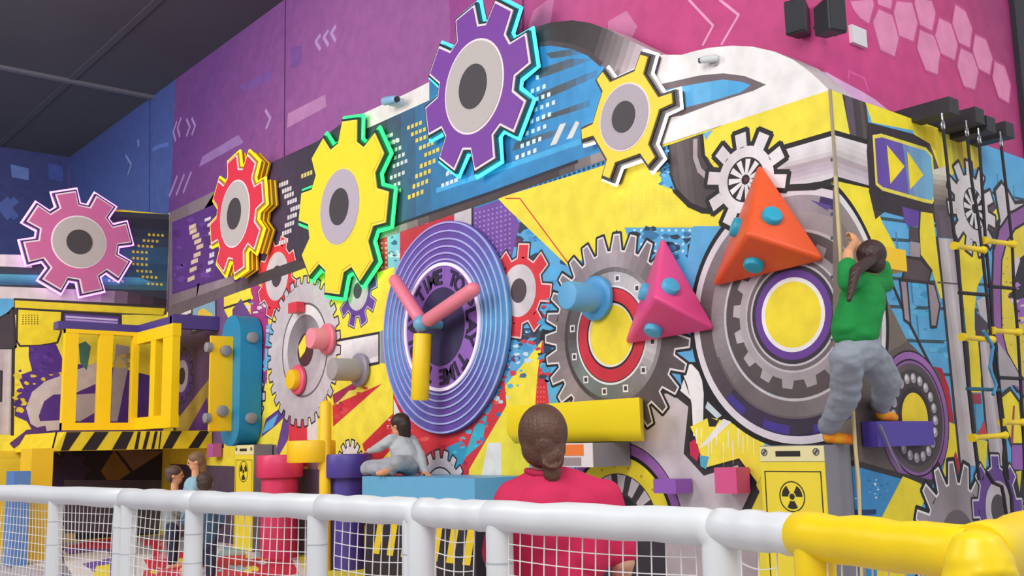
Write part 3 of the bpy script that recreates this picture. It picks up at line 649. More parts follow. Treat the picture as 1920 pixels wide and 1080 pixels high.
# white gear behind the ladders and the dark wedge
M.op(U6([(330, 210), (385, 250), (410, 340), (390, 440), (300, 380), (290, 300)]), '#5c5056', DK, .02); M.poly(U6([(365, 330), (400, 290), (412, 350), (390, 380)]), YEL)
M.op(U6([(390, 180), (430, 130), (470, 180), (510, 255), (560, 250), (600, 300), (600, 420), (440, 420), (400, 460), (330, 420), (400, 440), (420, 360)]), '#d3c8cb', DK, .03)
M.gear((1820, 391), 84, 58, 11, 92, ['#d8cece', '#e4dadc', '#cfc4c8'], DK, .03); M.disc((1824, 392), 38, '#2b2629')
for i in range(11):
    A, R = M.cr((1824, 392), 36); t = math.radians(i*32.7+5)
    M.raw([[(A[0]+R*.25*math.cos(t-.3), A[1]+R*.25*math.sin(t-.3)), (A[0]+R*math.cos(t-.14), A[1]+R*math.sin(t-.14)), (A[0]+R*math.cos(t+.14), A[1]+R*math.sin(t+.14)), (A[0]+R*.25*math.cos(t+.3), A[1]+R*.25*math.sin(t+.3))]], lin('#e2dadc'))
# round purple window frame at the far right
RP = [(1960, 385), (1925, 398), (1896, 415), (1878, 442), (1868, 480), (1866, 540), (1868, 620), (1880, 670), (1905, 715), (1940, 750)]
M.poly(RP[1:]+[(1990, 760), (1990, 380)], '#e8ce40')
M.splat([(1870, 480), (1930, 480), (1930, 700), (1880, 660)], ['#8a7434', '#c8b040'], 60, 3, 41)
M.poly(U6([(520, 600), (600, 540), (640, 700), (640, 900), (520, 900), (470, 800), (500, 780)]), '#2e2a34'); M.poly(U6([(500, 620), (530, 560), (540, 600), (510, 700), (480, 680)]), '#d3c8cb')
M.poly(U6([(500, 840), (640, 800), (640, 920), (520, 940)]), '#a066b4'); M.splat(U6([(480, 760), (600, 700), (600, 1000), (500, 1000)]), ['#2e2a34', '#d3c8cb', '#b47ac8'], 18, 9, 42)
M.line(RP, .15, '#2e242c'); M.line(RP, .11, '#96609e')
M.poly(U7([(365, 60), (430, 150), (480, 240), (490, 300), (440, 290), (370, 330)]), '#b0a4a8')
M.op(U7([(380, 350), (430, 310), (480, 380), (500, 610), (440, 610), (400, 500)]), '#f4dc34', DK, .03); M.poly(U7([(445, 400), (455, 400), (445, 600), (430, 600)]), '#a84850')
M.poly(U7([(440, 610), (520, 610), (520, 740), (440, 740)]), '#9a62b0'); M.poly(U7([(410, 740), (520, 740), (520, 900), (440, 900)]), '#2c2830'); M.poly(U7([(460, 750), (490, 745), (480, 860)]), '#d8c440')
# roller bearing
M.poly([(1600, 700), (1700, 640), (1760, 700), (1775, 830), (1745, 900), (1700, 900), (1600, 860)], '#6a5d58')
M.disc((1713, 783), 124, BLK); M.ring((1713, 783), 121, 108, ['#9660a4', '#a870b4', '#8a5498']); M.ring((1713, 783), 105, 100, '#8f609c')
M.ring((1713, 783), 100, 88, ['#6a5f62', '#4e4446']); M.disc((1713, 783), 88, '#494043')
for i in range(20):
    A, R = M.cr((1713, 783), 73); t = math.radians(i*18+4); p = (A[0]+R*math.cos(t), A[1]+R*math.sin(t))
    M.raw([M.circ_sz(p, .034, n=12)], lin('#a89ea4')); M.raw([M.circ_sz((p[0]+.006, p[1]+.008), .018, n=10)], lin('#ded6da'))
M.disc((1713, 783), 56, '#3a3034'); M.disc((1713, 783), 46, '#f8d834')
M.poly([(1600, 870), (1690, 892), (1660, 1000), (1640, 1400), (1590, 1400)], '#3f8cc4'); M.splat([(1605, 880), (1670, 900), (1640, 990), (1605, 990)], ['#58a8dc', '#d0e4f0', '#2e6ca4'], 26, 4, 50)
M.line([(1598, 868), (1690, 893), (1745, 905)], .035, DK); M.poly([(1605, 955), (1640, 955), (1640, 964), (1605, 966)], '#243a66')
M.poly([(1690, 893), (1720, 905), (1740, 920), (1700, 1000), (1690, 1300), (1630, 1300), (1645, 980)], '#f4dc34')
# saw wheel and purple wheel at the foot
M.gear((1795, 1024), 156, 116, 17, 4, ['#a89ca0', '#8c8084', '#b4a8ac', '#9a8e92'], BLK, .045, tb=.38, tt=.14, edge='#ece6e8'); M.disc((1795, 1024), 68, '#6c6064')
M.gear((1869, 952), 98, 76, 8, 92, '#6a4490', BLK, .03, tb=.26, tt=.2, edge='#d8ccd8'); M.ring((1871, 956), 54, 28, ['#cfc4c8', '#bcb0b4']); M.disc((1869, 956), 29, '#52464c')
M.gear((1935, 1000), 60, 42, 8, 70, '#7a86a0', BLK, .03, edge='#d8ccd8')
# lower middle: conveyor wheel below the long yellow block
CW = U4([(680, 1180)])[0]
M.disc(CW, 162, BLK, 0, 180); M.ring(CW, 160, 141, '#9a62ac', 0, 180); M.ring(CW, 141, 134, BLK, 0, 180); M.disc(CW, 134, '#f4dc34', 0, 180)
A, R = M.cr(CW, 108); M.dots([], 1, 1, 0, 1, DK) if False else None
for i in range(9):
    t = math.radians(15+i*18); rr = R*1.07; p = (A[0]+rr*math.cos(t), A[1]+rr*math.sin(t)); M.raw([M.circ_sz(p, .012, n=6)], lin('#c89a30'))
M.disc(CW, 102, '#423a3e', 0, 180)
for i in range(8):
    t0 = math.radians(8+i*22); P = []
    for r, dt in ((.62, -.09), (.93, -.1), (.93, .12), (.62, .09)): P.append((A[0]+R*r*math.cos(t0+dt), A[1]+R*r*math.sin(t0+dt)))
    M.raw([P], lin('#cfc4c6'))
M.disc(CW, 62, '#241f24', 0, 180)
M.poly([(1020, 1000), (1250, 1000), (1250, 1300), (1020, 1300)], '#3c343c'); M.poly([(1250, 1000), (1420, 1000), (1420, 1300), (1250, 1300)], '#b8a8ac')

SIL = [(315, 400), (405, 357), (487, 315), (595, 265), (640, 232), (767, 173), (812, 150), (940, 90), (975, 71), (1007, 50), (1033, 42), (1073, 38), (1107, 43), (1140, 55), (1173, 72), (1207, 88), (1240, 103),
       (1280, 103), (1300, 97), (1330, 90), (1373, 86), (1413, 88), (1453, 97), (1487, 112), (1513, 130), (1535, 149), (1555, 169)]
# trim paint to the outline of the board
def clip_top(mu, sil, side):
    S = sorted(mu.sz(p) for p in sil)
    def top(s):
        if s <= S[0][0]: return S[0][1]
        for i in range(len(S)-1):
            if S[i][0] <= s <= S[i+1][0]: return S[i][1]+(S[i+1][1]-S[i][1])*(s-S[i][0])/max(1e-9, S[i+1][0]-S[i][0])
        return S[-1][1]
    return top
def trim(bm_poly, top): return bm_poly
TOPS = [M.sz(p) for p in SIL+[(1620, 192), (1686, 215), (1800, 256), (1915, 297), (1990, 324)]]
TOPS.sort()
def top_at(s):
    if s <= TOPS[0][0]: return TOPS[0][1]
    for i in range(len(TOPS)-1):
        if TOPS[i][0] <= s <= TOPS[i+1][0]: return TOPS[i][1]+(TOPS[i+1][1]-TOPS[i][1])*(s-TOPS[i][0])/max(1e-9, TOPS[i+1][0]-TOPS[i][0])
    return TOPS[-1][1]
SMAX = WB-WC
for k, (polys, cols, bb, lv) in enumerate(M.shapes):
    np_, nc_ = [], []
    for P, c in zip(polys, cols):
        if all(p[1] <= top_at(p[0])-.004 and p[1] >= .31 and p[0] <= SMAX for p in P) and max(p[0] for p in P)-min(p[0] for p in P) < 1.0 and min(top_at(p[0]) for p in P) > max(p[1] for p in P):
            np_.append(P); nc_.append(c); continue
        P = clip(P, SMAX-.005, False)
        # cut into vertical slices at the outline's corners, then clip each slice under its straight top
        cuts = [-1e3]+[t[0] for t in TOPS]+[1e3]
        lo = min((p[0] for p in P), default=0); hi = max((p[0] for p in P), default=0)
        for i in range(len(cuts)-1):
            a0, a1 = cuts[i], cuts[i+1]
            if a1 <= lo or a0 >= hi: continue
            Q = clip(clip(P, a0, True), a1, False)
            if len(Q) < 3: continue
            xa, xb = max(a0, lo-.01), min(a1, hi+.01); za, zb = top_at(xa), top_at(xb); sl = (zb-za)/max(1e-9, xb-xa)
            out = []
            for lim, sgn in ((None, 1), (.31, -1)):
                f = (lambda p: za+sl*(p[0]-xa)-p[1]) if lim is None else (lambda p: p[1]-lim)
                out = []
                for j in range(len(Q)):
                    p, q = Q[j], Q[(j+1) % len(Q)]; fa, fb = f(p), f(q)
                    if fa >= 0: out.append(p)
                    if (fa >= 0) != (fb >= 0):
                        t = fa/(fa-fb); out.append((p[0]+(q[0]-p[0])*t, p[1]+(q[1]-p[1])*t))
                Q = out
                if len(Q) < 3: break
            if len(Q) >= 3: np_.append(Q); nc_.append(c)
    M.shapes[k] = (np_, nc_, bb, lv)
def slab_front(bm):
    T = [t for t in TOPS if t[0] > 0]
    P = [(0.0, top_at(0.0))]+T+[(SMAX, 0), (0, 0)]
    hull8(bm, [(WA, WC+s, z) for s, z in P], [(HA-.02, WC+s, z) for s, z in P])
wall_mesh('wall_front', slab_front, '#c9bcc0', [(M, True)])
def slab_right(bm):
    T = [t for t in TOPS if t[0] < 0]
    P = [(0.0, top_at(0.0))]+T[::-1]+[(T[0][0], 0), (0, 0)]
    hull8(bm, [(WA-s, WC, z) for s, z in P], [(WA-s, HC-.02, z) for s, z in P])
wall_mesh('wall_right', slab_right, BL, [(M, False)])

bm = bmesh.new(); box(bm, WA-.014, WA+.002, WC-.014, WC+.002, .31, top_at(0)+.002)
fin('trim_4', bm, mat('corner_bead', '#a39478', .5))['kind'] = 'structure'

# ---- wall_left: the part of the play building that faces the camera
L = Mural(b=WB)
L.poly([(-80, 440), (-80, 1300), (317, 1300), (317, 380)], YEL)
L.poly([(-80, 470), (40, 477), (190, 500), (190, 395), (317, 402), (317, 590), (-80, 590)], '#3c3f4c')
L.grad([(190, 404), (317, 412), (317, 545), (150, 540), (150, 500)], (230, 410), (230, 540), [(0, '#2e2a34'), (.3, '#3c4458'), (.5, '#3c6080'), (.75, '#345068'), (1, '#48707c')], 8)
L.grad([(-80, 474), (60, 478), (60, 502), (-80, 496)], (-40, 480), (60, 490), [(0, '#e8dcdc'), (1, '#d8c4d4')], 2)
L.grad([(-80, 503), (230, 515), (230, 528), (-80, 516)], (0, 510), (0, 524), [(0, '#343848'), (1, '#4a6884')], 3)
L.grad([(-80, 512), (260, 520), (300, 534), (-80, 534)], (0, 514), (0, 532), [(0, '#5aa8c8'), (1, '#3a5c88')], 4)
L.grad([(-80, 534), (230, 546), (317, 562), (317, 576), (-80, 562)], (60, 545), (310, 568), [(0, '#e4d8d8'), (.5, '#b89cb8'), (.7, '#5c4454'), (1, '#2e2428')], 10)
L.dots([(280, 440), (270, 451), (260, 461), (250, 472), (250, 484), (250, 495), (258, 508), (268, 519), (278, 532)], 4, 8.2, .5, 4.6, '#e6cc4c', 4.6)
L.dots([(205, 526)], 4, 8.2, .5, 4.6, '#dcd0e8', 4.6)
L.poly([(-80, 558), (26, 560), (26, 700), (-80, 690)], BL)
L.op(S1([(-60, 260), (60, 190), (100, 150), (118, 440), (100, 460), (-60, 460)]), '#4c424c', DK, .03)
L.grad(S1([(-60, 460), (100, 460), (92, 1100), (-60, 1100)]), S1([(0, 700)])[0], S1([(100, 700)])[0], [(0, '#b8a8b0'), (.6, '#d4c8cc'), (1, '#a89aa0')], 4)
L.line(S1([(100, 460), (92, 1100)]), .04, DK); L.op(S1([(-20, 620), (15, 625), (10, 850), (-20, 850)]), '#4c424c', DK, .02)
L.op(S1([(108, 88), (1240, 152), (1225, 205), (110, 150)]), '#f2d834', '#7a6420', .012)
L.line(S1([(108, 84), (1240, 140)]), .03, DK)
L.op(S1([(130, 155), (465, 175), (455, 340), (430, 410), (300, 432), (150, 435), (125, 400)]), '#f6dc34', DK, .025)
L.dots([p for p in S1([(172+22*i, 205+16*j) for i in range(6) for j in range(5)])], 1, 1, 0, 2.2, '#5c4c1c')
L.op(S1([(470, 178), (905, 205), (905, 330), (470, 310)]), '#4c3c6c', DK, .03); L.poly(S1([(490, 195), (885, 220), (885, 320), (490, 300)]), '#6a4aa0')
L.line(S1([(495, 215), (880, 240)]), .025, '#d8c8ec'); L.line(S1([(495, 235), (880, 262)]), .025, '#b8a0dc')
# purple splash with the pale hook
L.poly(S1([(215, 440), (420, 420), (480, 560), (900, 600), (1300, 700), (1300, 1120), (480, 1180), (300, 1220), (250, 1080), (200, 1000), (110, 960), (110, 830), (180, 760), (130, 660), (240, 620), (215, 520)]), '#573490')
L.splat(S1([(105, 620), (480, 560), (480, 700), (110, 980)]), ['#e8cc34', '#573490', '#4a2a7c', '#e8cc34'], 42, 11, 60)
L.splat(S1([(230, 440), (480, 430), (480, 700), (250, 700)]), ['#4c2c80', '#6440a0'], 20, 8, 61)
L.poly(S1([(195, 900), (240, 780), (340, 700), (480, 650), (720, 560), (760, 700), (560, 790), (400, 800), (330, 850), (290, 960), (300, 1000), (470, 990), (480, 1060), (330, 1075), (230, 1020)]), '#cfc2c6')
L.poly(S1([(550, 800), (720, 790), (720, 930), (600, 1000), (550, 1000)]), '#b8acb4'); L.poly(S1([(870, 420), (970, 440), (960, 600), (880, 1000), (830, 1000), (840, 700)]), '#b0a4ac')
L.poly(S1([(590, 420), (640, 400), (680, 440), (650, 620), (600, 560)]), '#4a7c74'); L.splat(S1([(850, 480), (970, 500), (970, 620), (850, 640)]), ['#b09458', '#d0bc6c'], 8, 14, 62)
L.line(S1([(100, 1175), (210, 1090), (330, 1060)]), .09, '#5c3a7c'); L.line(S1([(380, 1080), (320, 1250)]), .04, DK)
# the foot of the wall, the platform's shade painted into its dark tones
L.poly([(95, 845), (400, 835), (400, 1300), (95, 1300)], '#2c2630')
L.poly(S2([(0, 235), (330, 235), (340, 470), (0, 470)]), '#ecc832'); L.poly(S2([(330, 200), (400, 240), (460, 470), (340, 470)]), '#a8903c')
L.gear(U1([(370, 960)])[0], 44, 34, 9, 10, '#3c2c4c', '#241c28', .03)
L.poly(S2([(680, 370), (770, 230), (880, 380), (780, 450), (720, 430)]), '#8a6c2c'); L.poly(S2([(790, 230), (1110, 235), (900, 370)]), '#866c50')
L.poly([(60, 985), (140, 985), (140, 1300), (60, 1300)], '#c8b070'); L.poly([(-80, 960), (30, 960), (30, 1020), (-80, 1020)], '#c8a85c')
L.poly([(120, 900), (330, 900), (330, 1000), (120, 1000)], '#5c5460')
LS = [(-80, 474), (0, 477), (60, 478), (130, 470), (175, 440), (195, 405), (215, 392), (317, 402)]
TL = sorted((-L.sz(p)[0], L.sz(p)[1]) for p in LS)
def topl(x):
    for i in range(len(TL)-1):
        if TL[i][0] <= x <= TL[i+1][0]: return TL[i][1]+(TL[i+1][1]-TL[i][1])*(x-TL[i][0])/(TL[i+1][0]-TL[i][0])
    return TL[-1][1] if x > TL[-1][0] else TL[0][1]
for k, (polys, cols, bb, lv) in enumerate(L.shapes):
    n1, n2 = [], []
    for P, c in zip(polys, cols):
        P = clip(P, -WA+.003, True)
        cuts = [-1e3]+sorted(-t[0] for t in TL)+[1e3]
        for i in range(len(cuts)-1):
            Q = clip(clip(P, cuts[i], True), cuts[i+1], False)
            if len(Q) < 3: continue
            for mode in (0, 1):
                xa, xb = max(cuts[i], -9), min(cuts[i+1], 9); za, zb = topl(-xa-1e-6 if i == 0 else -xa), topl(-xb); sl = (zb-za)/max(1e-9, xb-xa)
                f = (lambda p: za+sl*(p[0]-xa)-p[1]) if mode == 0 else (lambda p: p[1]-.31)
                out = []
                for j in range(len(Q)):
                    p, q = Q[j], Q[(j+1) % len(Q)]; fa, fb = f(p), f(q)
                    if fa >= 0: out.append(p)
                    if (fa >= 0) != (fb >= 0): t = fa/(fa-fb); out.append((p[0]+(q[0]-p[0])*t, p[1]+(q[1]-p[1])*t))
                Q = out
                if len(Q) < 3: break
            if len(Q) >= 3: n1.append(Q); n2.append(c)
    L.shapes[k] = (n1, n2, bb, lv)
def slab_left(bm):
    P = [(TL[0][0], 0)]+TL[:-1]+[(WA, topl(WA)), (WA, 0)]
    hull8(bm, [(x, WB, z) for x, z in P], [(x, WB+.3, z) for x, z in P])
wall_mesh('wall_left', slab_left, '#e6ca34', [(L, False)])

# ---- floor: low outer floor, padded play floor one step up
G = Mural(floor=FLZ)
G.poly([(-200, 985), (1200, 1000), (1500, 1400), (-200, 1400)], '#e8e0dc')
for q, c in (([(600, 1035), (770, 1045), (780, 1120), (590, 1120)], YEL), ([(820, 1060), (930, 1070), (930, 1140), (820, 1140)], YEL), ([(370, 1045), (560, 1035), (560, 1075), (350, 1120)], '#dc3450'),
             ([(270, 1050), (360, 1030), (370, 1045), (280, 1068)], '#dc3450'), ([(380, 1022), (470, 1018), (480, 1026), (380, 1034)], '#e8a0b0'), ([(350, 1028), (480, 1020), (540, 1026), (380, 1046)], '#a8c8d8'),
             ([(470, 1045), (560, 1024), (570, 1034), (500, 1050)], YEL), ([(120, 1000), (210, 1000), (205, 1030), (120, 1026)], '#dc3a54'), ([(110, 1026), (210, 1030), (200, 1140), (110, 1140)], '#7a5aa8'),
             ([(130, 1040), (200, 1032), (210, 1046), (140, 1060)], '#e8e0e4'), ([(0, 1000), (30, 1000), (25, 1100), (-20, 1100)], '#7a5aa0'), ([(40, 1015), (100, 1020), (95, 1100), (30, 1100)], '#8a8c98'),
             ([(270, 1070), (350, 1062), (350, 1120), (260, 1120)], '#e05060'), ([(270, 1012), (300, 1010), (310, 1020), (270, 1024)], '#e0485c'), ([(180, 1062), (205, 1058), (205, 1100), (170, 1100)], YEL)):
    G.poly(q, c)
G.splat([(250, 1010), (560, 1010), (560, 1100), (230, 1100)], ['#dc3450', '#f4eeee', '#a8c8d8', YEL, '#e8a0b0'], 60, 14, 70)
for k, (polys, cols, bb, lv) in enumerate(G.shapes):
    G.shapes[k] = ([[(min(max(p[0], 3.02), WA-.01), min(max(p[1], 0), WB-.01)) for p in P] for P in polys], cols, bb, lv)
def slab_fl(bm):
    box(bm, -6, 3.0, -3, WB, -.1, 0); box(bm, 3.0, WA, WC-3, WB, -.1, FLZ); box(bm, WA, XE, WC-3, WC, -.1, FLZ)
wall_mesh('floor', slab_fl, '#b8b0b4', [(G, False)])
# ------------------------------------------------------------------ neon gear signs
def gear_outline(tip, val, n, phase, tb, tt):
    P = []; pt = 360/n
    for i in range(n):
        a = phase+i*pt
        for da, r in ((-tb, val), (-tt, tip), (tt, tip), (tb, val)):
            t = math.radians(a+da*pt); P.append((r*math.cos(t), r*math.sin(t)))
    return P
def offset(P, d):
    out = []; n = len(P)
    for i in range(n):
        a, b, c = Vector(P[i-1]), Vector(P[i]), Vector(P[(i+1) % n])
        e1 = (b-a).normalized(); e2 = (c-b).normalized(); n1 = Vector((e1.y, -e1.x)); n2 = Vector((e2.y, -e2.x)); m = (n1+n2)
        m = m.normalized() if m.length > 1e-6 else n1
        k = d/max(.45, m.dot(n1)); out.append((b.x+m.x*k, b.y+m.y*k))
    return out
def plate(bm, P, f, d0, d1):
    """P outline in (h, v); f maps (h, v, d) to the world; d0 < d1 distances from the wall"""
    a = [bm.verts.new(f(h, v, d0)) for h, v in P]; b = [bm.verts.new(f(h, v, d1)) for h, v in P]; n = len(P)
    bm.faces.new(a); bm.faces.new(b[::-1])
    for i in range(n): bm.faces.new((a[i], a[(i+1) % n], b[(i+1) % n], b[i]))
def circle(r, n=48): return [(r*math.cos(2*math.pi*i/n), r*math.sin(2*math.pi*i/n)) for i in range(n)]
def annulus(bm, r1, r0, f, d0, d1, n=64):
    O = circle(r1, n); I = circle(r0, n)
    for i in range(n):
        j = (i+1) % n
        for (A, B, da, db) in ((O, O, d0, d1), (I, I, d1, d0)):
            bm.faces.new([bm.verts.new(f(*A[i], da)), bm.verts.new(f(*A[j], da)), bm.verts.new(f(*B[j], db)), bm.verts.new(f(*B[i], db))])
        for d in (d0, d1):
            bm.faces.new([bm.verts.new(f(*O[i], d)), bm.verts.new(f(*O[j], d)), bm.verts.new(f(*I[j], d)), bm.verts.new(f(*I[i], d))])
    bmesh.ops.remove_doubles(bm, verts=bm.verts, dist=1e-5)
def gear_sign(label, c, tip, val, ring, hub, n, phase, depth, plane, fc, neon, side='#2a2730', tb=.36, tt=.25, ringc='#bfb6b2', rimc='#f4e4ea', neon_e=3.0, sidebox=None):
    if plane == 'A':
        C0 = PX(c[0], c[1], WA-depth); up1 = PX(c[0], c[1]-60, WA-depth); k = abs(up1.z-C0.z)/60
        f = lambda h, v, d: Vector((WA-d, C0.y-h, C0.z+v)); root = Vector((WA, C0.y, C0.z))
    else:
        C0 = PY(c[0], c[1], WB-depth); up1 = PY(c[0], c[1]-60, WB-depth); k = abs(up1.z-C0.z)/60
        f = lambda h, v, d: Vector((C0.x+h, WB-d, C0.z+v)); root = Vector((C0.x, WB, C0.z))
    t, v_, r_, h_ = tip*k, val*k, ring*k, hub*k
    e = empty('neon_gear_sign', root, label, 'sign', 'neon gear signs on the play wall')
    P = gear_outline(t, v_, n, phase, tb, tt); w0 = .012*t/.6
    bm = bmesh.new(); plate(bm, offset(P, -w0*1.9), f, depth-.01, depth+.012); fin('face', bm, mat('sign_'+fc, fc, .5, noise_amt=.05), e)
    bm = bmesh.new(); plate(bm, offset(P, -w0*.5), f, depth-.02, depth+.002); fin('rim_line', bm, mat('sign_rim_'+rimc, rimc, .5), e)
    bm = bmesh.new(); plate(bm, offset(P, w0*1.0), f, WO, depth-.008); b_ = fin('backing', bm, mat('sign_side_'+side, side, .4), e)
    if sidebox:
        bm = bmesh.new(); Q = offset(P, w0*.9); N = len(Q)
        for dd in (.05, .11, .17):
            if dd < depth-.05: tube(bm, [f(h, v, dd) for h, v in Q], .012, 6, close=True)
        fin('side_tubes', bm, mat('neon_side_'+sidebox, sidebox, .4, emit=.25, noise_amt=0), e)
    Q = offset(P, w0*2.1); bm = bmesh.new()
    tube(bm, [f(h, v, depth-.05 if not sidebox else depth-.03) for h, v in Q], .013*max(1, t/.55), 6, close=True)
    fin('neon_tube', bm, mat('neon_'+neon, neon, .4, emit=neon_e, noise_amt=0), e)
    rr_ = '#f4e4ea' if rimc[1] < '8' else rimc
    bm = bmesh.new(); plate(bm, circle(r_*1.05), f, depth, depth+.016); fin('ring_edge', bm, mat('sign_rim_'+rr_, rr_, .5), e)
    bm = bmesh.new(); plate(bm, circle(r_), f, depth, depth+.022); fin('ring', bm, mat('sign_ring_'+ringc, ringc, .6, noise_amt=.08, noise_scale=60), e)
    bm = bmesh.new(); plate(bm, circle(h_), f, depth, depth+.028); fin('hub', bm, mat('sign_hub', '#454043', .6), e)
    return e
gear_sign('pink neon gear sign with lilac glow on the wall facing the camera', (148, 454), 97, 71, 47, 23, 8, 107, .12, 'B', '#cf6a9e', '#dc86f0', tb=.33, tt=.26, side='#3a2450')
gear_sign('red neon gear sign with deep yellow sides, over the purple end of the band', (442, 401), 112, 84, 59, 29, 8, 100, .21, 'A', '#e2364a', '#ffd21a', side='#a87a14', sidebox='#f0c01e', tb=.36, tt=.24, neon_e=1.2)
gear_sign('large yellow neon gear sign edged in green light', (639, 388), 162, 124, 69, 34, 8, 124, .12, 'A', '#f7df2f', '#22d45e', side='#1c3a34', tb=.36, tt=.22, ringc='#b9acb8', rimc='#f0e058')
gear_sign('purple neon gear sign edged in cyan light, topmost of the wall', (890, 163), 157, 116, 83, 41, 8, 99.5, .12, 'A', '#7c3fa0', '#38cfe2', side='#16323c', tb=.38, tt=.25)
gear_sign('yellow six-toothed neon gear sign edged in white light', (1173, 220), 119, 87, 60, 29, 6, 62, .12, 'A', '#f9dd3a', '#fff6f2', side='#3c3436', tb=.17, tt=.11, ringc='#b9acb4', rimc='#3a3436')

# ------------------------------------------------------------------ ringed disc with lettering and its foam rotor
DP = PX(836, 613, WA); DR = .5*abs(PX(836, 415, WA).z-PX(836, 812, WA).z)
e = empty('light_ring_disc', DP, 'big round disc ringed in violet and blue light with TIME TO PLAY lettering', 'wall disc')
fD = lambda h, v, d: Vector((WA-d, DP.y-h, DP.z+v))
def tone_disc(name, r1, r0, d0, d1, cols, parent):
    bm = bmesh.new(); annulus(bm, r1, r0, fD, d0, d1, 72) if r0 > 0 else plate(bm, circle(r1, 72), fD, d0, d1)
    bmesh.ops.recalc_face_normals(bm, faces=bm.faces)
    lay = bm.loops.layers.float_color.new('paint'); L_ = [lin(x) for x in cols]
    for f in bm.faces:
        for l in f.loops:
            a = (math.degrees(math.atan2(l.vert.co.z-DP.z, -(l.vert.co.y-DP.y))) % 360)/360*len(L_); i = int(a) % len(L_)
            c = mixc(L_[i], L_[(i+1) % len(L_)], a-int(a)) if r0 > 0 else L_[0]; l[lay] = (*c, 1)
    me = bpy.data.meshes.new(name); bm.to_mesh(me); bm.free(); me.materials.append(PAINT); return link(name, me, parent)
RC = ['#4f9cd0', '#6a5cb0', '#6a4a9c', '#6a62b4', '#58a8d4', '#5a74c0', '#6a4a9c', '#6456a8']  # violet and blue LED light painted into the disc colour by angle
tone_disc('disc', DR, DR*.58, WO, .05, RC, e)
for k, r in enumerate((.985, .905, .83, .76, .695, .635)):
    tone_disc('light_ring', DR*(r+.008), DR*(r-.008), .05, .062, ['#a8c8ec', '#b8a8e4', '#c0a0dc', '#b0b4e8'], e)  # ring light painted as pale tones, without emission
neonw = mat('ring_glow', '#efe2f4', .4, emit=.25, noise_amt=0)
bm = bmesh.new(); annulus(bm, DR*.605, DR*.575, fD, .04, .07, 72); fin('bright_ring', bm, neonw, e)
tone_disc('letter_band', DR*.578, DR*.37, WO, .055, ['#9566bc', '#8456aa'], e)
tone_disc('centre', DR*.372, 0, WO, .05, ['#3a3158'], e)
band = [o for o in e.children if o.name.startswith('letter_band')][0]
txt = 'TIME TO PLAY TIME TO PLAY '
for i, ch in enumerate(txt):
    if ch == ' ': continue
    cu = bpy.data.curves.new('t', 'FONT'); cu.body = ch; cu.size = DR*.2; cu.align_x = 'CENTER'; cu.extrude = .004; cu.offset = .006
    to = bpy.data.objects.new('t', cu); COL.objects.link(to); dg = bpy.context.evaluated_depsgraph_get(); dg.update()
    me = bpy.data.meshes.new_from_object(to.evaluated_get(dg)); bpy.data.objects.remove(to); bpy.data.curves.remove(cu)
    a = math.radians(134-i*360/len(txt)); th = a-math.pi/2; r = DR*.405
    for v in me.vertices:
        x, y = v.co.x, v.co.y; X_ = x*math.cos(th)-y*math.sin(th)+r*math.cos(a); Y_ = x*math.sin(th)+y*math.cos(th)+r*math.sin(a)
        v.co = fD(X_, Y_, .06+v.co.z)
    me.name = 'letter'; link('letter', me, band, mat('letter_dark', '#241c38', .6))

ROT = PX(793, 607, WA-.25)
e = empty('foam_rotor', ROT, 'three-armed foam rotor with two pink arms and one yellow arm on the disc', 'foam rotor')
FO = dict(rough=.42, noise_amt=.04, bump=.12, bump_scale=18)
for px, py, r, nm, c in ((741, 526, .062, 'foam_pink', '#ef7d92'), (887, 543, .066, 'foam_salmon', '#ee8494'), (787, 748, .083, 'foam_yellow', '#f8cf12')):
    tp = PX(px, py, WA-.25); d = (tp-ROT).normalized(); bm = bmesh.new()
    if py > 700: tube(bm, [ROT+d*.09, ROT+d*.1, tp, tp+d*.012], [r*.9, r, r, r*.9], 24)
    else: capsule(bm, ROT+d*.1, tp, r, r*.98, 24)
    o = fin('arm', bm, mat(nm, c, **FO), e, smooth=True); o['label'] = 'yellow foam arm' if py > 700 else 'pink foam arm'
bm = bmesh.new(); ellipsoid(bm, ROT+Vector((-.02, 0, 0)), (.075, .075, .075)); tube(bm, [ROT, (WA-.05, ROT.y, ROT.z)], .04, 16); fin('hub', bm, mat('hub_blue', '#6fa8c8', .4), e, smooth=True)

# ------------------------------------------------------------------ foam pyramids
def tetra(label, ap, l, r, ce, d, discs, col, dcol, nm):
    A, B, C_ = PX(*ap, WA-WO), PX(*l, WA-WO), PX(*r, WA-WO); T = PX(*ce, WA-d)
    e = empty('foam_pyramid', (A+B+C_)/3, label, 'climbing hold', 'foam pyramids on the wall')
    bm = bmesh.new(); V = [bm.verts.new(p) for p in (A, B, C_, T)]
    for f in ((0, 1, 2), (0, 1, 3), (1, 2, 3), (2, 0, 3)): bm.faces.new([V[i] for i in f])
    bmesh.ops.recalc_face_normals(bm, faces=bm.faces)
    fin('body', bm, mat('pyr_'+nm, col, **FO), e, smooth=True, bev=.035, seg=4)
    cen = (A+B+C_+T)/4
    for (px, py, f) in discs:
        P = {'R': (A, C_, T), 'L': (A, B, T), 'D': (B, C_, T)}[f]
        n = (P[1]-P[0]).cross(P[2]-P[0]).normalized()
        if n.dot(P[0]-cen) < 0: n = -n
        rr = ray(px, py); q = CAM+rr*((P[0]-CAM).dot(n)/rr.dot(n))
        if f == 'L': q = (P[0]+P[1]+P[2])/3
        bm = bmesh.new(); R = .066
        tube(bm, [q-n*.02, q+n*.03, q+n*.042, q+n*.046], [R, R, R*.9, R*.6], 28)
        fin('bolt_disc', bm, mat('pyrdisc_'+nm, dcol, **FO), e, smooth=True)
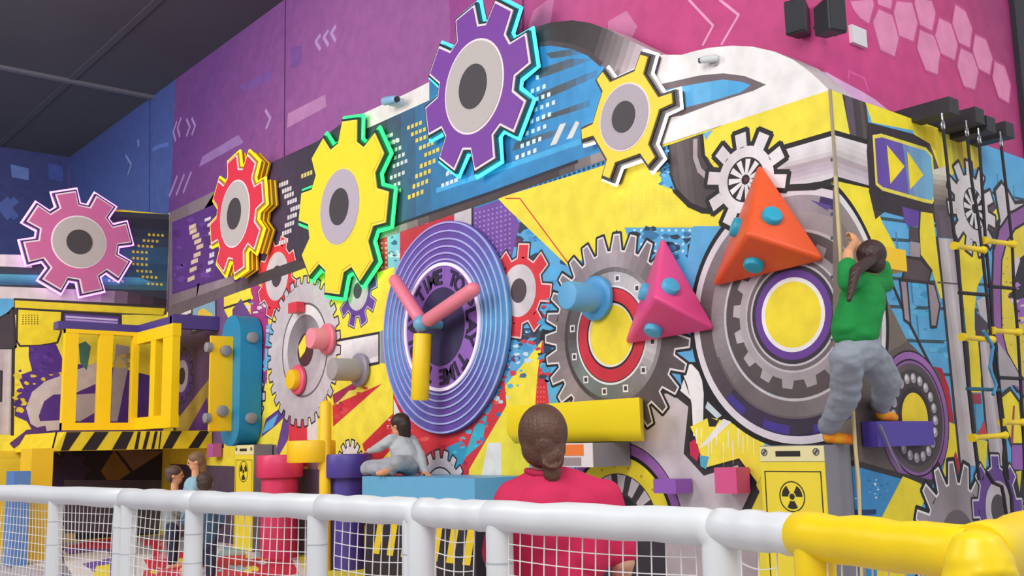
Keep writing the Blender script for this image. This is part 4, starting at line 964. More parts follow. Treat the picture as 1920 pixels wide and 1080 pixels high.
tetra('pink foam pyramid with light blue round discs', (1243, 436), (1168, 650), (1347, 620), (1225, 557), .42, [(1255, 540, 'R'), (1226, 616, 'D'), (1200, 552, 'L')], '#ee4d90', '#52b2dc', 'pink')
tetra('orange foam pyramid with cyan round discs, highest of the holds', (1425, 298), (1331, 543), (1554, 490), (1398, 438), .42, [(1446, 408, 'R'), (1414, 493, 'D'), (1370, 422, 'L')], '#ee5a28', '#1fa6c6', 'orange')

# ------------------------------------------------------------------ pegs
def peg(label, wpx, d, r, fr, col, fcol, nm):
    W = PX(*wpx, WA); e = empty('foam_peg', W, label, 'climbing hold', 'foam pegs on the wall'); f = lambda q: Vector((WA-q, W.y, W.z))
    bm = bmesh.new(); tube(bm, [f(WO), f(.05), f(.06), f(.062)], [fr, fr, fr*.93, fr*.8], 32); fin('flange', bm, mat('pegf_'+nm, fcol, **FO), e, smooth=True)
    bm = bmesh.new(); tube(bm, [f(.055), f(d-.015), f(d), f(d+.003)], [r, r, r*.93, r*.8], 32); fin('peg', bm, mat('peg_'+nm, col, **FO), e, smooth=True)
peg('light blue foam peg sticking out of the saw wheel', (1123, 560), .34, .112, .175, '#5fa9d8', '#4f9dd2', 'blue')
peg('pink foam peg with wide flange, beside the pale saw wheel', (618, 636), .24, .115, .17, '#f3909e', '#e8758c', 'pink')
peg('grey foam peg below the pink one', (679, 694), .36, .115, .175, '#a89f9c', '#948a9a', 'grey')
peg('short yellow foam peg on a pink flange', (563, 712), .13, .115, .17, '#f6c51a', '#e85a78', 'yellow')

# ------------------------------------------------------------------ foam blocks
def block(label, x0, x1, y0, y1, z0, z1, col, nm, name='foam_block', bev=.018, slant=0, group='foam blocks on the walls', cat='foam block'):
    bm = bmesh.new(); box(bm, x0, x1, y0, y1, z0, z1)
    if slant:
        for v in bm.verts:
            if v.co.y < (y0+y1)/2 and v.co.x > (x0+x1)/2: v.co.y -= slant
    o = fin(name, bm, mat('foam_'+nm, col, **FO), None, smooth=True, bev=bev, seg=3)
    return tag(o, label, cat, group)
def ablock(label, p0, p1, top, bot, d, col, nm, name='foam_block', **k):
    """block on wall x = WA: px of its far and near edges, px of top and bottom, depth"""
    A = PX(p1, (top+bot)/2, WA-d); zt = PX(p1, top, WA-d).z; zb = PX(p1, bot, WA-d).z
    return block(label, WA-d, WA-WO, A.y, PX(p0, (top+bot)/2, WA-d).y, zb, zt, col, nm, name, **k)
A_ = PX(1200, 785, WA-.28); B_ = PX(950, 785, WA-.28); zt_ = PX(1200, 745, WA-.28).z; zb_ = PX(1200, 825, WA-.28).z
prof = [(WA-WO, zb_-.01), (WA-.2, zb_-.005), (WA-.28, zb_+.075), (WA-.28, zt_), (WA-WO, zt_)]
bm = bmesh.new(); hull8(bm, [(x, A_.y+(x-WA+.28)*.8, z) for x, z in prof], [(x, B_.y, z) for x, z in prof])
tag(fin('foam_beam', bm, mat('foam_bright_yellow', '#ffdf08', **FO), None, smooth=True, bev=.022, seg=3), 'long yellow foam beam behind the woman in the red shirt', 'foam block', 'foam blocks on the walls')
ablock('pink foam cube beside the yellow radiation box', 1340, 1381, 877, 926, .16, '#e0568e', 'cube_pink')
ablock('small purple foam block left of the pink cube', 1225, 1267, 899, 926, .19, '#9458b4', 'violet')
ablock('small red foam block near the top of the pale saw wheel', 540, 556, 565, 584, .12, '#e03848', 'red')
ablock('small magenta foam block under the end of the striped platform', 388, 399, 832, 857, .14, '#c060a8', 'magenta')
def cblock(label, p0, p1, top, bot, d, col, nm, **k):
    A = PY(p0, (top+bot)/2, WC-d); B = PY(p1, (top+bot)/2, WC-d)
    return block(label, A.x, B.x, WC-d, WC-WO, PY(p0, bot, WC-d).z, PY(p0, top, WC-d).z, col, nm, **k)
cblock('purple foam ledge under the climber\'s right foot', 1645, 1751, 790, 838, .12, '#4e3aa0', 'indigo')
cblock('short yellow foam block by the climber\'s head', 1660, 1699, 462, 502, .14, '#fbc80a', 'deep_yellow')
def bblock(label, p0, p1, top, bot, yf, dep, col, nm, **k):
    A = PY(p0, (top+bot)/2, yf); B = PY(p1, (top+bot)/2, yf)
    return block(label, A.x, B.x, yf, yf+dep, max(FLZ, PY(p0, bot, yf).z), PY(p0, top, yf).z, col, nm, **k)
bblock('tall yellow foam block at the far left, beside the blue block', 54, 95, 841, 1100, 12.35, .45, '#f2c018', 'amber')
bblock('blue foam block at the far left behind the fence', 21, 53, 884, 1100, 11.9, .3, '#5b82bc', 'denim', group='foam blocks on the walls')
bblock('low yellow foam step at the far left edge', -40, 56, 862, 1100, 13.3, .6, '#e8c430', 'mustard')

# tall grey-bolted climbing slabs
def stadium(y0, y1, z0, z1, n=10):
    r = (y1-y0)/2*.96; P = []
    for cy, cz, a0 in ((y1-r, z1-r, 0), (y0+r, z1-r, 90), (y0+r, z0+r, 180), (y1-r, z0+r, 270)):
        for i in range(n+1): t = math.radians(a0+90*i/n); P.append((cy+r*math.cos(t), cz+r*math.sin(t)))
    return P
def slab(label, x0, x1, ynear, yfar, z0, z1, col, nm, knobs_f, knobs_s):
    e = empty('climbing_slab', (x1, (ynear+yfar)/2, z0), label, 'climbing hold', 'tall climbing slabs'); bm = bmesh.new(); P = stadium(ynear, yfar, z0, z1)
    hull8(bm, [(x0, y, z) for y, z in P], [(x1, y, z) for y, z in P]); fin('body', bm, mat('slab_'+nm, col, **FO), e, smooth=True, bev=.03, seg=3)
    g = mat('knob_grey', '#8c8a8c', .6)
    for z, s in knobs_f:
        bm = bmesh.new(); ym = (ynear+yfar)/2+s; tube(bm, [(x0+.01, ym, z), (x0-.05, ym, z), (x0-.06, ym, z)], [.06, .06, .045], 20); fin('knob', bm, g, e, smooth=True)
    for z, s in knobs_s:
        bm = bmesh.new(); xm = (x0+x1)/2+s; tube(bm, [(xm, ynear+.02, z), (xm, ynear-.05, z), (xm, ynear-.06, z)], [.066, .066, .05], 20); fin('knob', bm, g, e, smooth=True)
q = PX(450, 700, WA-.3); qz1 = PX(450, 588, WA-.3).z; qz0 = PX(450, 836, WA-.3).z; qf = PX(415, 700, WA-.3)
slab('tall blue rounded climbing slab with grey knobs on the far wall', WA-.3, WA-WO, q.y, qf.y, qz0, qz1, '#1487b4', 'blue', [], [(PX(460, 636, WA-.15).z, 0), (PX(460, 785, WA-.15).z, 0)])
X0 = WA-.3; q2 = PX(436, 700, X0); y1_ = PX(392, 700, X0-.28).y
slab('yellow rounded climbing slab with grey knobs, in front of the blue one', X0-.28, X0+.02, q2.y, y1_, PX(412, 808, X0-.28).z, PX(412, 625, X0-.28).z, '#fbcb0c', 'yellow',
     [(PX(400, 650, X0-.28).z, 0), (PX(400, 783, X0-.28).z, 0)], [(PX(427, 657, X0-.1).z, .03), (PX(427, 770, X0-.1).z, .0)])

# ------------------------------------------------------------------ radiation boxes
def radiation(bm, f, r):
    annulus(bm, r, r*.93, f, 0, .002, 40)
    for k in range(3):
        a0 = math.radians(90+120*k+60-30+30); a0 = math.radians(-90+120*k); P = []
        for i in range(9): t = a0-math.radians(30)+math.radians(60)*i/8; P.append((r*.8*math.cos(t), r*.8*math.sin(t)))
        for i in range(9): t = a0+math.radians(30)-math.radians(60)*i/8; P.append((r*.3*math.cos(t), r*.3*math.sin(t)))
        V = [bm.verts.new(f(h, v, .002)) for h, v in P]; bm.faces.new(V)
    V = [bm.verts.new(f(h, v, .002)) for h, v in circle(r*.2, 20)]; bm.faces.new(V)
def hazard_box(label, ynear, yfar, d, ztop, z0, symc, symr, zband):
    e = empty('radiation_box', (WA-d/2, (ynear+yfar)/2, z0), label, 'box', 'radiation sign boxes')
    X = WA-d; bm = bmesh.new(); box(bm, X, WA-WO, ynear, yfar, z0, ztop); fin('body', bm, mat('box_grey', '#85828a', .5, noise_amt=.05), e, bev=.006, seg=2)
    F = lambda h, v, q: Vector((X-.006-q, symc[0]-h, symc[1]+v)); w_ = yfar-ynear
    bm = bmesh.new(); box(bm, X-.006, X-.0005, ynear+.004, yfar-.004, z0+.01, zband); fin('front_panel', bm, mat('panel_yellow', '#f6dc38', .45), e)
    bm = bmesh.new(); box(bm, X-.006, X-.0005, ynear+.004, yfar-.004, zband+.003, ztop-.004); fin('header', bm, mat('panel_cream', '#eee2a8', .45), e)
    bm = bmesh.new(); radiation(bm, F, symr); fin('radiation_symbol', bm, mat('ink', '#26221c', .6), e)
    zc = (zband+ztop)/2
    bm = bmesh.new(); box(bm, X-.009, X-.004, ynear+w_*.36, yfar-w_*.26, zc-.016, zc+.016); fin('slot', bm, mat('ink', '#26221c', .6), e)
    for yy in (ynear+w_*.12, yfar-w_*.08):
        bm = bmesh.new(); g = lambda h, v, q: Vector((X-.006-q, yy-h, zc+.01+v)); annulus(bm, .022, .017, g, 0, .004, 20); plate(bm, [(-.015, -.005), (-.005, -.015), (.015, .005), (.005, .015)], g, 0, .003); fin('screw', bm, mat('screw_grey', '#565260', .4), e)
    bm = bmesh.new(); zt = zband-.06
    for (ya, yb, za, zb) in ((ynear+.03, yfar-.03, zt, zt+.006), (ynear+.03, ynear+.036, z0+.05, zt), (yfar-.036, yfar-.03, z0+.05, zt)): box(bm, X-.0085, X-.005, ya, yb, za, zb)
    fin('panel_line', bm, mat('ink', '#26221c', .6), e)
XB = WA-.285; s_ = PX(1486.5, 931, XB)
hazard_box('yellow-fronted radiation box at the wall corner, under the climber', 3.555, 4.02, .285, 1.407, FLZ, (s_.y, s_.z), abs(PX(1486, 902, XB).z-s_.z), PX(1500, 866, XB).z)
XB = WA-.25; ya = PX(476, 880, XB).y; yb = PX(441, 880, XB).y; s_ = PX(457.5, 884, XB)
hazard_box('small yellow radiation box near the drums, left of the pink one', ya, yb, .25, PX(460, 834, XB).z, FLZ, (s_.y, s_.z), abs(PX(457, 864, XB).z-s_.z), PX(460, 853, XB).z)
# grey box with an orange label under the long beam
XB = WA-.4; ya = PX(1112, 850, XB).y; yb = PX(1010, 850, XB).y; z1 = PX(1112, 830, XB).z; z0 = PX(1112, 876, XB).z
e = empty('control_box', (WA-.2, (ya+yb)/2, z0), 'grey box with white and orange front, under the long yellow beam', 'box')
bm = bmesh.new(); box(bm, XB, WA-WO, ya, yb, z0, z1); fin('body', bm, mat('box_grey', '#85828a', .5), e, bev=.006)
bm = bmesh.new(); box(bm, XB-.006, XB, ya, yb, z0, z1); fin('front_panel', bm, mat('panel_white', '#e8dcdc', .45), e)
bm = bmesh.new(); box(bm, XB-.01, XB-.006, ya+.09, yb, z1-.09, z1-.01); fin('label_strip', bm, mat('label_orange', '#f27a2c', .5), e)
bm = bmesh.new(); box(bm, XB-.01, XB-.006, ya+.12, yb, z0+.01, z0+.07); fin('window', bm, mat('label_grey', '#9c8c8c', .5), e)

# ------------------------------------------------------------------ drums and bench
def drum(label, px, top, mid, bot, r1px, r2px, d, col, nm, pillar=None):
    c = PX(px, (top+mid)/2, WA-d); dep = (c-CAM).dot(FW); k = dep/FPX
    zt = PX(px, top, WA-d).z; zm = PX(px, mid, WA-d).z; e = empty('foam_drum', (c.x, c.y, FLZ), label, 'foam drum', 'stepped foam drums'); m = mat('drum_'+nm, col, **FO)
    r1 = r1px*k; bm = bmesh.new(); tube(bm, [(c.x, c.y, zm), (c.x, c.y, zm+.012), (c.x, c.y, zt-.02), (c.x, c.y, zt)], [r1*.97, r1, r1, r1*.96], 40); fin('cap', bm, m, e, smooth=True)
    bm = bmesh.new(); r2 = r2px*k
    if pillar:
        pc = PX(pillar[0], 840, WA-d+.05); tube(bm, [(pc.x, pc.y, FLZ), (pc.x, pc.y, PX(pillar[0], pillar[1]+8, WA-d).z), (pc.x, pc.y, PX(pillar[0], pillar[1]+3, WA-d).z), (pc.x, pc.y, PX(pillar[0], pillar[1], WA-d).z)], [r2, r2, r2*.8, r2*.3], 28)
    else: tube(bm, [(c.x, c.y, FLZ), (c.x, c.y, zm)], r2, 36)
    fin('column', bm, m, e, smooth=True)
drum('pink foam drum with a wider cap, left of the yellow one', 525, 853, 895, 930, 43, 34, .3, '#e23a68', 'pink')
drum('yellow foam drum cap on a tall rounded pillar', 584, 826, 867, 930, 45, 11, .62, '#fbc80e', 'yellow', pillar=(610, 750))
drum('purple foam drum with a wider cap, beside the sitting child', 652, 851, 895, 930, 46, 31, .35, '#4d3f96', 'purple')
YN = PX(890, 915, WA-.62).y; YF = PX(679, 915, WA-.62).y; ZT = PX(890, 897, WA-.62).z
e = empty('foam_bench', (WA-.3, (YN+YF)/2, FLZ), 'light blue foam bench on a hazard-striped base, child sitting on it', 'foam bench')
bm = bmesh.new(); box(bm, WA-.62, WA-WO, YN, YF, ZT-.36, ZT); fin('seat', bm, mat('foam_sky', '#68aed6', **FO), e, smooth=True, bev=.02, seg=3)
BM_ = Mural(b=0); bm = bmesh.new(); lay = bm.loops.layers.float_color.new('paint'); box(bm, WA-.6, WA-WO, YN+.02, YF-.02, FLZ, ZT-.37); c = lin('#2e2a34')
for f in bm.faces:
    for l in f.loops: l[lay] = (*c, 1)
c = lin('#eac82e'); zb, zt = .52, .8; y = YN+.1
while y < YF-.12:
    f = bm.faces.new([bm.verts.new(p) for p in ((WA-.602, y, zb), (WA-.602, y+.1, zb), (WA-.602, y+.02, zt), (WA-.602, y-.08, zt))])
    for l in f.loops: l[lay] = (*c, 1)
    y += .22
me = bpy.data.meshes.new('base'); bm.to_mesh(me); bm.free(); me.materials.append(PAINT); link('base', me, e)

# ------------------------------------------------------------------ striped platform and the yellow cage
YP = 12.9; zb = PY(300, 842, YP).z; zt = PY(300, 808, YP).z; xl = PY(96, 825, YP).x
e = empty('cage_platform', ((xl+WA)/2, YP+.8, zb), 'black and yellow striped platform jutting from the far corner', 'platform')
bm = bmesh.new(); lay = bm.loops.layers.float_color.new('paint'); box(bm, xl+.15, WA-.01, YP, WB-.02, zb, zt)
for v in bm.verts:
    if v.co.x < xl+.2 and v.co.z < (zb+zt)/2: v.co.x -= .12
c = lin('#f2d22c')
for f in bm.faces:
    for l in f.loops: l[lay] = (*c, 1)
c = lin('#2c2428')
for (a, b, a2, b2) in ((375, 388, 358, 345), (450, 548, 462, 410), (640, 735, 650, 550), (825, 905, 850, 755), (930, 950, 930, 905), (990, 1015, 985, 960), (1045, 1065, 1040, 1020), (1082, 1092, 1078, 1068), (1155, 1230, 1160, 1095), (1350, 1415, 1340, 1270)):
    P = [PY(a/3.6, 810, YP-.002), PY(b/3.6, 810, YP-.002), PY(a2/3.6, 841, YP-.002), PY(b2/3.6, 841, YP-.002)]
    for q_, zz in zip(P, (zt-.004, zt-.004, zb+.004, zb+.004)): q_.z = zz; q_.y = YP-.003
    f = bm.faces.new([bm.verts.new(p) for p in P])
    for l in f.loops: l[lay] = (*c, 1)
me = bpy.data.meshes.new('deck'); bm.to_mesh(me); bm.free(); me.materials.append(PAINT); link('deck', me, e)
YC = 14.0; XC = PY(257, 700, YC).x; YE = PX(322, 700, XC).y
e = empty('foam_cage', (XC-.3, YC-.3, zt), 'yellow padded cage with tall openings standing on the striped platform', 'cage')
my = mat('cage_yellow', '#fbd00a', **FO); z0 = max(zt, PY(257, 806, YC).z); z1 = PY(140, 617, YC).z
bm = bmesh.new()
def cb(x0, x1, y0, y1, za, zb_): box(bm, min(x0, x1), max(x0, x1), min(y0, y1), max(y0, y1), za, zb_)
xs = [PY(p, 700, YC).x for p in (120, 145, 185, 210, 248, 260)]
T = .1
for a, b in ((0, 1), (2, 3), (4, 5)):
    bm = bmesh.new(); cb(xs[a], xs[b], YC, YC+T, z0, z1-.002); fin('post', bm, my, e, smooth=True, bev=.012)
bm = bmesh.new(); cb(xs[0], xs[5], YC-.005, YC+T+.005, PY(190, 627, YC).z, z1); fin('top_rail', bm, my, e, smooth=True, bev=.012)
bm = bmesh.new(); cb(xs[0], xs[5], YC-.005, YC+T+.005, z0-.0, PY(190, 797, YC).z+.03); fin('bottom_rail', bm, my, e, smooth=True, bev=.012)
ys = [PX(p, 700, XC).y for p in (281, 290, 304, 322)]
for a, b in ((0, 1), (2, 3)):
    bm = bmesh.new(); cb(XC, XC+T, ys[a], ys[b], z0, z1-.002); fin('post', bm, my, e, smooth=True, bev=.012)
bm = bmesh.new(); cb(XC-.005, XC+T+.005, YC+.004, ys[3]-.008, z1-.16, z1); fin('top_rail', bm, my, e, smooth=True, bev=.012)
bm = bmesh.new(); cb(XC-.005, XC+T+.005, YC+.004, ys[3]-.008, z0, z0+.16); fin('bottom_rail', bm, my, e, smooth=True, bev=.012)
mp = mat('cage_purple', '#4a3a86', **FO)
bm = bmesh.new(); cb(PY(106, 610, YC+.1).x, XC+.1, YC+.02, YC+.24, z1+.001, z1+.1); cb(XC+.0, XC+.2, ys[3]+.05, YC+.1, z1+.001, z1+.1)
xa = XC+.0; ya_ = ys[3]; zz = PY(400, 598, ya_).z; cb(xa, WA-.01, ya_, ya_+.12, z1-.06, z1+.12)
o = fin('roof_beam', bm, mp, e, smooth=True, bev=.01); o['label'] = 'purple roof beam'

# ------------------------------------------------------------------ ceiling speakers, plaque, cameras
def speaker(label, px0, px1, py0, py1, turn, yy):
    c = PY((px0+px1)/2, (py0+py1)/2, yy); dep = (c-CAM).dot(FW); k = dep/FPX; wd = (px1-px0)*k*.5; h = (py1-py0)*k*.47
    e = empty('wall_speaker', (HA+.03, c.y+.15, c.z), label, 'speaker', 'pair of wall speakers')
    R = Matrix.Rotation(turn, 4, 'Z'); Mx = Matrix.Translation(c) @ R
    bm = bmesh.new(); hull8(bm, [(-wd*.85, -.08, -h*.95), (wd*.85, -.08, -h), (wd*.55, .09, -h*.8), (-wd*.55, .09, -h*.8)], [(-wd*.85, -.08, h), (wd*.85, -.08, h), (wd*.55, .09, h*.85), (-wd*.55, .09, h*.85)]); bmesh.ops.transform(bm, matrix=Mx, verts=bm.verts)
    fin('cabinet', bm, mat('speaker_black', '#26262a', .45), e, bev=.01)
    bm = bmesh.new(); box(bm, -wd*.75, wd*.75, -.088, -.078, -h*.88, h*.88); bmesh.ops.transform(bm, matrix=Mx, verts=bm.verts); fin('grille', bm, mat('grille_black', '#303036', .7, bump=.5, bump_scale=300), e)
    bm = bmesh.new(); p = Mx @ Vector((0, .08, 0)); tube(bm, [p, (p.x+.03, p.y+.06, p.z), (HA+.04, HC-.0 if c.x > HA else c.y+.12, p.z)], .014, 8); fin('bracket', bm, mat('speaker_black', '#26262a', .45), e)
speaker('black wall speaker, left one of the pair near the top', 1474, 1522, 1, 74, math.radians(-75), 3.86)
speaker('black wall speaker, right one of the pair near the top', 1529, 1579, -1, 72, math.radians(-15), 3.55)
q0 = PY(1590, 45, HC); q1 = PY(1620, 97, HC)
bm = bmesh.new(); box(bm, q0.x, q1.x, HC-.03, HC-.001, q1.z+.02, q0.z-.01); tag(fin('wall_plaque', bm, mat('plaque', '#ddd6da', .4), None, bev=.004), 'blank white plaque on the pink wall right of the speakers', 'plaque')
p = PX(752, 196, WA-.0); e = empty('security_camera', p, 'small pale security camera on the top edge of the band', 'camera')
bm = bmesh.new(); box(bm, p.x-.12, p.x+.05, p.y-.05, p.y+.05, p.z-.02, p.z+.05); fin('mount', bm, mat('cam_white', '#c8d8e8', .4), e, bev=.01)
bm = bmesh.new(); capsule(bm, (p.x-.14, p.y+.08, p.z+.03), (p.x-.14, p.y-.1, p.z-.0), .045, .04); fin('housing', bm, mat('cam_blue', '#8fb8dc', .35), e, smooth=True)
bm = bmesh.new(); tube(bm, [(p.x-.14, p.y-.13, p.z-.01), (p.x-.14, p.y-.15, p.z-.012)], .03, 16); fin('lens', bm, mat('lens', '#1c2026', .1), e)
p = PX(1343, 114, WA); e = empty('dome_camera', p, 'small grey bullet camera on the white arch', 'camera')
bm = bmesh.new(); tube(bm, [p, (p.x-.03, p.y, p.z)], .04, 20); fin('mount', bm, mat('cam_grey', '#b8b4b4', .4), e, smooth=True)
bm = bmesh.new(); capsule(bm, (p.x-.05, p.y-.02, p.z), (p.x-.07, p.y+.06, p.z+.01), .028, .026); fin('housing', bm, mat('cam_white2', '#d4d8d8', .35), e, smooth=True)
bm = bmesh.new(); tube(bm, [(p.x-.07, p.y+.085, p.z+.012), (p.x-.071, p.y+.093, p.z+.013)], .02, 14); fin('lens', bm, mat('lens', '#1c2026', .1), e)

# ------------------------------------------------------------------ padded beams, rope ladders, ropes
LY = 3.28
HK = [(1768, 235), (1813, 248), (1836, 262), (1877, 268)]
for i, (px, py, wpx, lab) in enumerate(((1790, 204, 34, 'first black padded beam from the left, over the rope ladders'), (1838, 222, 34, 'second black padded beam from the left, over the rope ladders'),
                             (1859, 238, 26, 'short black padded beam half hidden between its neighbours'), (1894, 248, 36, 'rightmost black padded beam over the rope ladders'))):
    q = PY(px, py, LY); z = q.z; bm = bmesh.new(); box(bm, q.x-.13, q.x, LY-.03, HC-.005, z-.055, z+.055)
    tag(fin('padded_beam', bm, mat('pad_black', '#2e2d33', .55, bump=.2, bump_scale=12), None, smooth=True, bev=.022, seg=3), lab, 'beam', 'padded beams')
def rope(bm, L, r=.011, y=LY): 
    tube(bm, [PY(px, py, y) for px, py in L], r, 8)
RL = {0: [(1768, 240), (1775, 300), (1784, 395), (1792, 464), (1801, 552), (1807, 634), (1816, 729), (1826, 820), (1836, 900)],
      1: [(1813, 252), (1822, 340), (1833, 400), (1841, 467), (1850, 552), (1858, 637), (1870, 731), (1881, 817), (1890, 900)],
      2: [(1836, 266), (1842, 360), (1848, 453), (1856, 538), (1862, 621), (1872, 708), (1881, 792), (1888, 880)],
      3: [(1877, 272), (1885, 340), (1898, 458), (1901, 538), (1908, 621), (1913, 708), (1918, 792), (1922, 900)]}
mr = mat('rope_black', '#2a262c', .8); ry = mat('rung_yellow', '#f6d21a', .45); rt = mat('rung_teal', '#1f5e72', .6)
for k, (a, b, rungs, lab) in enumerate(((0, 1, [((1790, 461), (1843, 469), 'y'), ((1800, 549), (1851, 553), 'b'), ((1805, 632), (1859, 637), 'y'), ((1815, 729), (1871, 731), 't'), ((1824, 821), (1883, 816), 'y')], 'rope ladder with yellow rungs, left one of the two by the right wall'),
                                  (2, 3, [((1847, 451), (1899, 458), 'y'), ((1856, 537), (1902, 541), 'b'), ((1861, 620), (1909, 623), 'y'), ((1872, 708), (1914, 710), 'b'), ((1879, 792), (1919, 792), 'y')], 'rope ladder with yellow rungs, right one at the edge of view'))):
    e = empty('rope_ladder', PY(*RL[a][-1], LY), lab, 'rope ladder', 'rope ladders')
    for j in (a, b):
        bm = bmesh.new(); rope(bm, RL[j]); rp = fin('rope', bm, mr, e, smooth=True)
        h = PY(*HK[j], LY); bm = bmesh.new(); tube(bm, [h+Vector((.018*math.cos(t*.628), 0, .035*math.sin(t*.628))) for t in range(10)], .006, 6, close=True); tube(bm, [h+Vector((0, 0, .03)), h+Vector((0, 0, .085))], .006, 6)
        fin('carabiner', bm, mat('steel', '#b8bcc0', .25, metal=1), rp, smooth=True)
    for (p, q, c) in rungs:
        P, Q = PY(*p, LY), PY(*q, LY); bm = bmesh.new(); d = (Q-P).normalized()
        if c == 'y': tube(bm, [P-d*.012, P+d*.02, P+d*.03, Q-d*.03, Q-d*.02, Q+d*.012], [.028, .028, .018, .018, .028, .028], 12)
        else: tube(bm, [P-d*.01, Q+d*.01], .013, 10)
        o = fin('rung', bm, {'y': ry, 'b': mr, 't': rt}[c], e, smooth=True); o['label'] = {'y': 'yellow rung', 'b': 'black rung', 't': 'teal rung'}[c]
bm = bmesh.new(); rope(bm, [(1844, 620), (1862, 650), (1856, 690), (1868, 722), (1862, 740)], .012, LY-.03); tag(fin('knotted_cord', bm, mat('cord_blue', '#4a8cb8', .8), None, smooth=True), 'short blue cord knotted between the two rope ladders', 'cord')
bm = bmesh.new(); rope(bm, [(1850, 885), (1862, 905), (1878, 912), (1882, 930), (1886, 960), (1892, 972), (1898, 960), (1896, 930), (1884, 890), (1882, 860), (1884, 835)], .012, LY-.03); tag(fin('rope_tail', bm, mr, None, smooth=True), 'looped black rope tail hanging before the purple painted gear', 'rope')
bm = bmesh.new(); cr_ = [(1566, 330), (1572, 430), (1579, 520), (1590, 640), (1597, 730), (1604, 840), (1610, 900), (1613, 985)]
yy = 3.44; tube(bm, [PY(px, py, yy) for px, py in cr_]+[PY(1618, 1180, yy)], .011, 8); tag(fin('climbing_rope', bm, mat('rope_cream', '#cdb98a', .8), None, smooth=True), 'thin cream rope hanging down the corner beside the climber', 'rope')
bm = bmesh.new(); rope(bm, [(1650, 797), (1660, 820), (1672, 850), (1688, 880)], .008, WC-.14); tag(fin('thin_cord', bm, mat('cord_grey', '#8a8490', .8), None, smooth=True), 'thin grey cord trailing over the purple ledge', 'cord')
# ------------------------------------------------------------------ padded net fence
RZ = 1.2; RR = .055
def FP(px, py): return PZ(px, py, RZ)
wv = dict(rough=.35, noise_amt=.02, bump=.15, bump_scale=7)
mw = mat('pad_white', '#e2e4e6', **wv); myf = mat('pad_yellow', '#ffd808', rough=.38, noise_amt=.03, bump=.7, bump_scale=6); mn = mat('net_white', '#f0ecea', .7, noise_amt=0)
tape = mat('tape_grey', '#b8c0c4', .5)
# rail centre line as pixels at rail height
LINE = [(-60, 921), (0, 924), (230, 934), (370, 941), (587, 950), (787, 960), (925, 968), (1350, 989), (1500, 1003)]
def on_line(px):
    for i in range(len(LINE)-1):
        if LINE[i][0] <= px <= LINE[i+1][0]:
            t = (px-LINE[i][0])/(LINE[i+1][0]-LINE[i][0]); return FP(px, LINE[i][1]+(LINE[i+1][1]-LINE[i][1])*t)
def net(bm, A, B, z0, z1, cell=.052, sag=.012):
    d = (B-A); L = d.length; d = d/L; nrm = Vector((-d.y, d.x, 0)); nx = max(2, int(L/cell)); nz = int((z1-z0)/cell); r = .0022
    W = lambda u, z: Vector((A.x, A.y, 0))+d*u+Vector((0, 0, z-sag*math.sin(math.pi*u/L)*(z-z0)/(z1-z0)))+nrm*.012*math.sin(u*3.1+z*5)
    for i in range(nx+1):
        u = L*i/nx; tube(bm, [W(u, z0+(z1-z0)*j/6) for j in range(7)], r, 4, cap=False)
    for j in range(nz+1):
        z = z0+(z1-z0)*j/nz; tube(bm, [W(L*i/8, z) for i in range(9)], r, 4, cap=False)
def panel(label, A, B, m, postA=True, postB=True, mids=(), elbowA=False, elbowB=False, r=RR, pr=.045, ztop=RZ, post_r=None):
    e = empty('net_fence_panel', Vector(((A.x+B.x)/2, (A.y+B.y)/2, 0)), label, 'fence', 'padded net fence panels')
    A = Vector((A.x, A.y, ztop)); B = Vector((B.x, B.y, ztop)); d = (B-A).normalized()
    bm = bmesh.new(); pts = []; rad = []
    def elbow(P, dd):
        out = []
        for i in range(7):
            t = math.pi/2*i/6; out.append(P+dd*(.055*(1-math.sin(t)))+Vector((0, 0, -.055*(1-math.cos(t)))))
        return out
    S = ([A+Vector((0, 0, -.3))]+elbow(A, d)[::-1]) if elbowA else [A-d*.004, A]
    E_ = (elbow(B, -d)+[B+Vector((0, 0, -.3))]) if elbowB else [B, B+d*.004]
    M_ = [A.lerp(B, t/8)+Vector((0, 0, .003*math.sin(t*2.3))) for t in range(1, 8)]
    tube(bm, S+M_+E_, [r*(1+.03*math.sin(i*1.7)) for i in range(len(S+M_+E_))], 20); fin('top_rail', bm, m, e, smooth=True)
    k = 0
    for P, on in [(A+d*pr*.9, postA), (B-d*pr*.9, postB)]+[(A.lerp(B, t), True) for t in mids]:
        if not on: continue
        bm = bmesh.new(); zz = ztop-(.06 if (elbowA and k == 0) or (elbowB and k == 1) else .02)
        ee = d*0
        if elbowA and k == 0: P = A.copy()
        if elbowB and k == 1: P = B.copy()
        tube(bm, [(P.x, P.y, 0), (P.x, P.y, zz*.33), (P.x, P.y, zz*.66), (P.x, P.y, zz)], [pr*1.03, pr, pr*1.02, pr], 18); pst = fin('post', bm, m, e, smooth=True)
        if m is mw:
            for zq in (.16, .30): bm = bmesh.new(); tube(bm, [(P.x, P.y, ztop-zq), (P.x, P.y, ztop-zq+.006)], pr*1.03, 18); fin('seam_tape', bm, tape, pst, smooth=True)
        k += 1
    bm = bmesh.new(); net(bm, A+d*pr*2, B-d*pr*2, .12, ztop-r*.7); fin('net', bm, mn, e)
    bm = bmesh.new(); tube(bm, [Vector((A.x, A.y, .09)), Vector((B.x, B.y, .09))], r*.8, 14); fin('bottom_rail', bm, m, e, smooth=True)
panel('white padded net fence panel at the far left end', on_line(-58), on_line(236), mw, mids=(.62,), postA=True)
panel('narrow white net fence panel just right of the far left one', on_line(237), on_line(372), mw, postA=True, postB=True)
panel('white net fence panel in front of the pink and yellow drums', on_line(373), on_line(606), mw, postA=False)
panel('white net fence panel with rounded elbow, in front of the blue bench', on_line(607), on_line(790), mw, postA=False, elbowB=True, pr=.048)
panel('short white net fence panel left of the woman in red', on_line(793), on_line(919), mw, postA=False, postB=False)
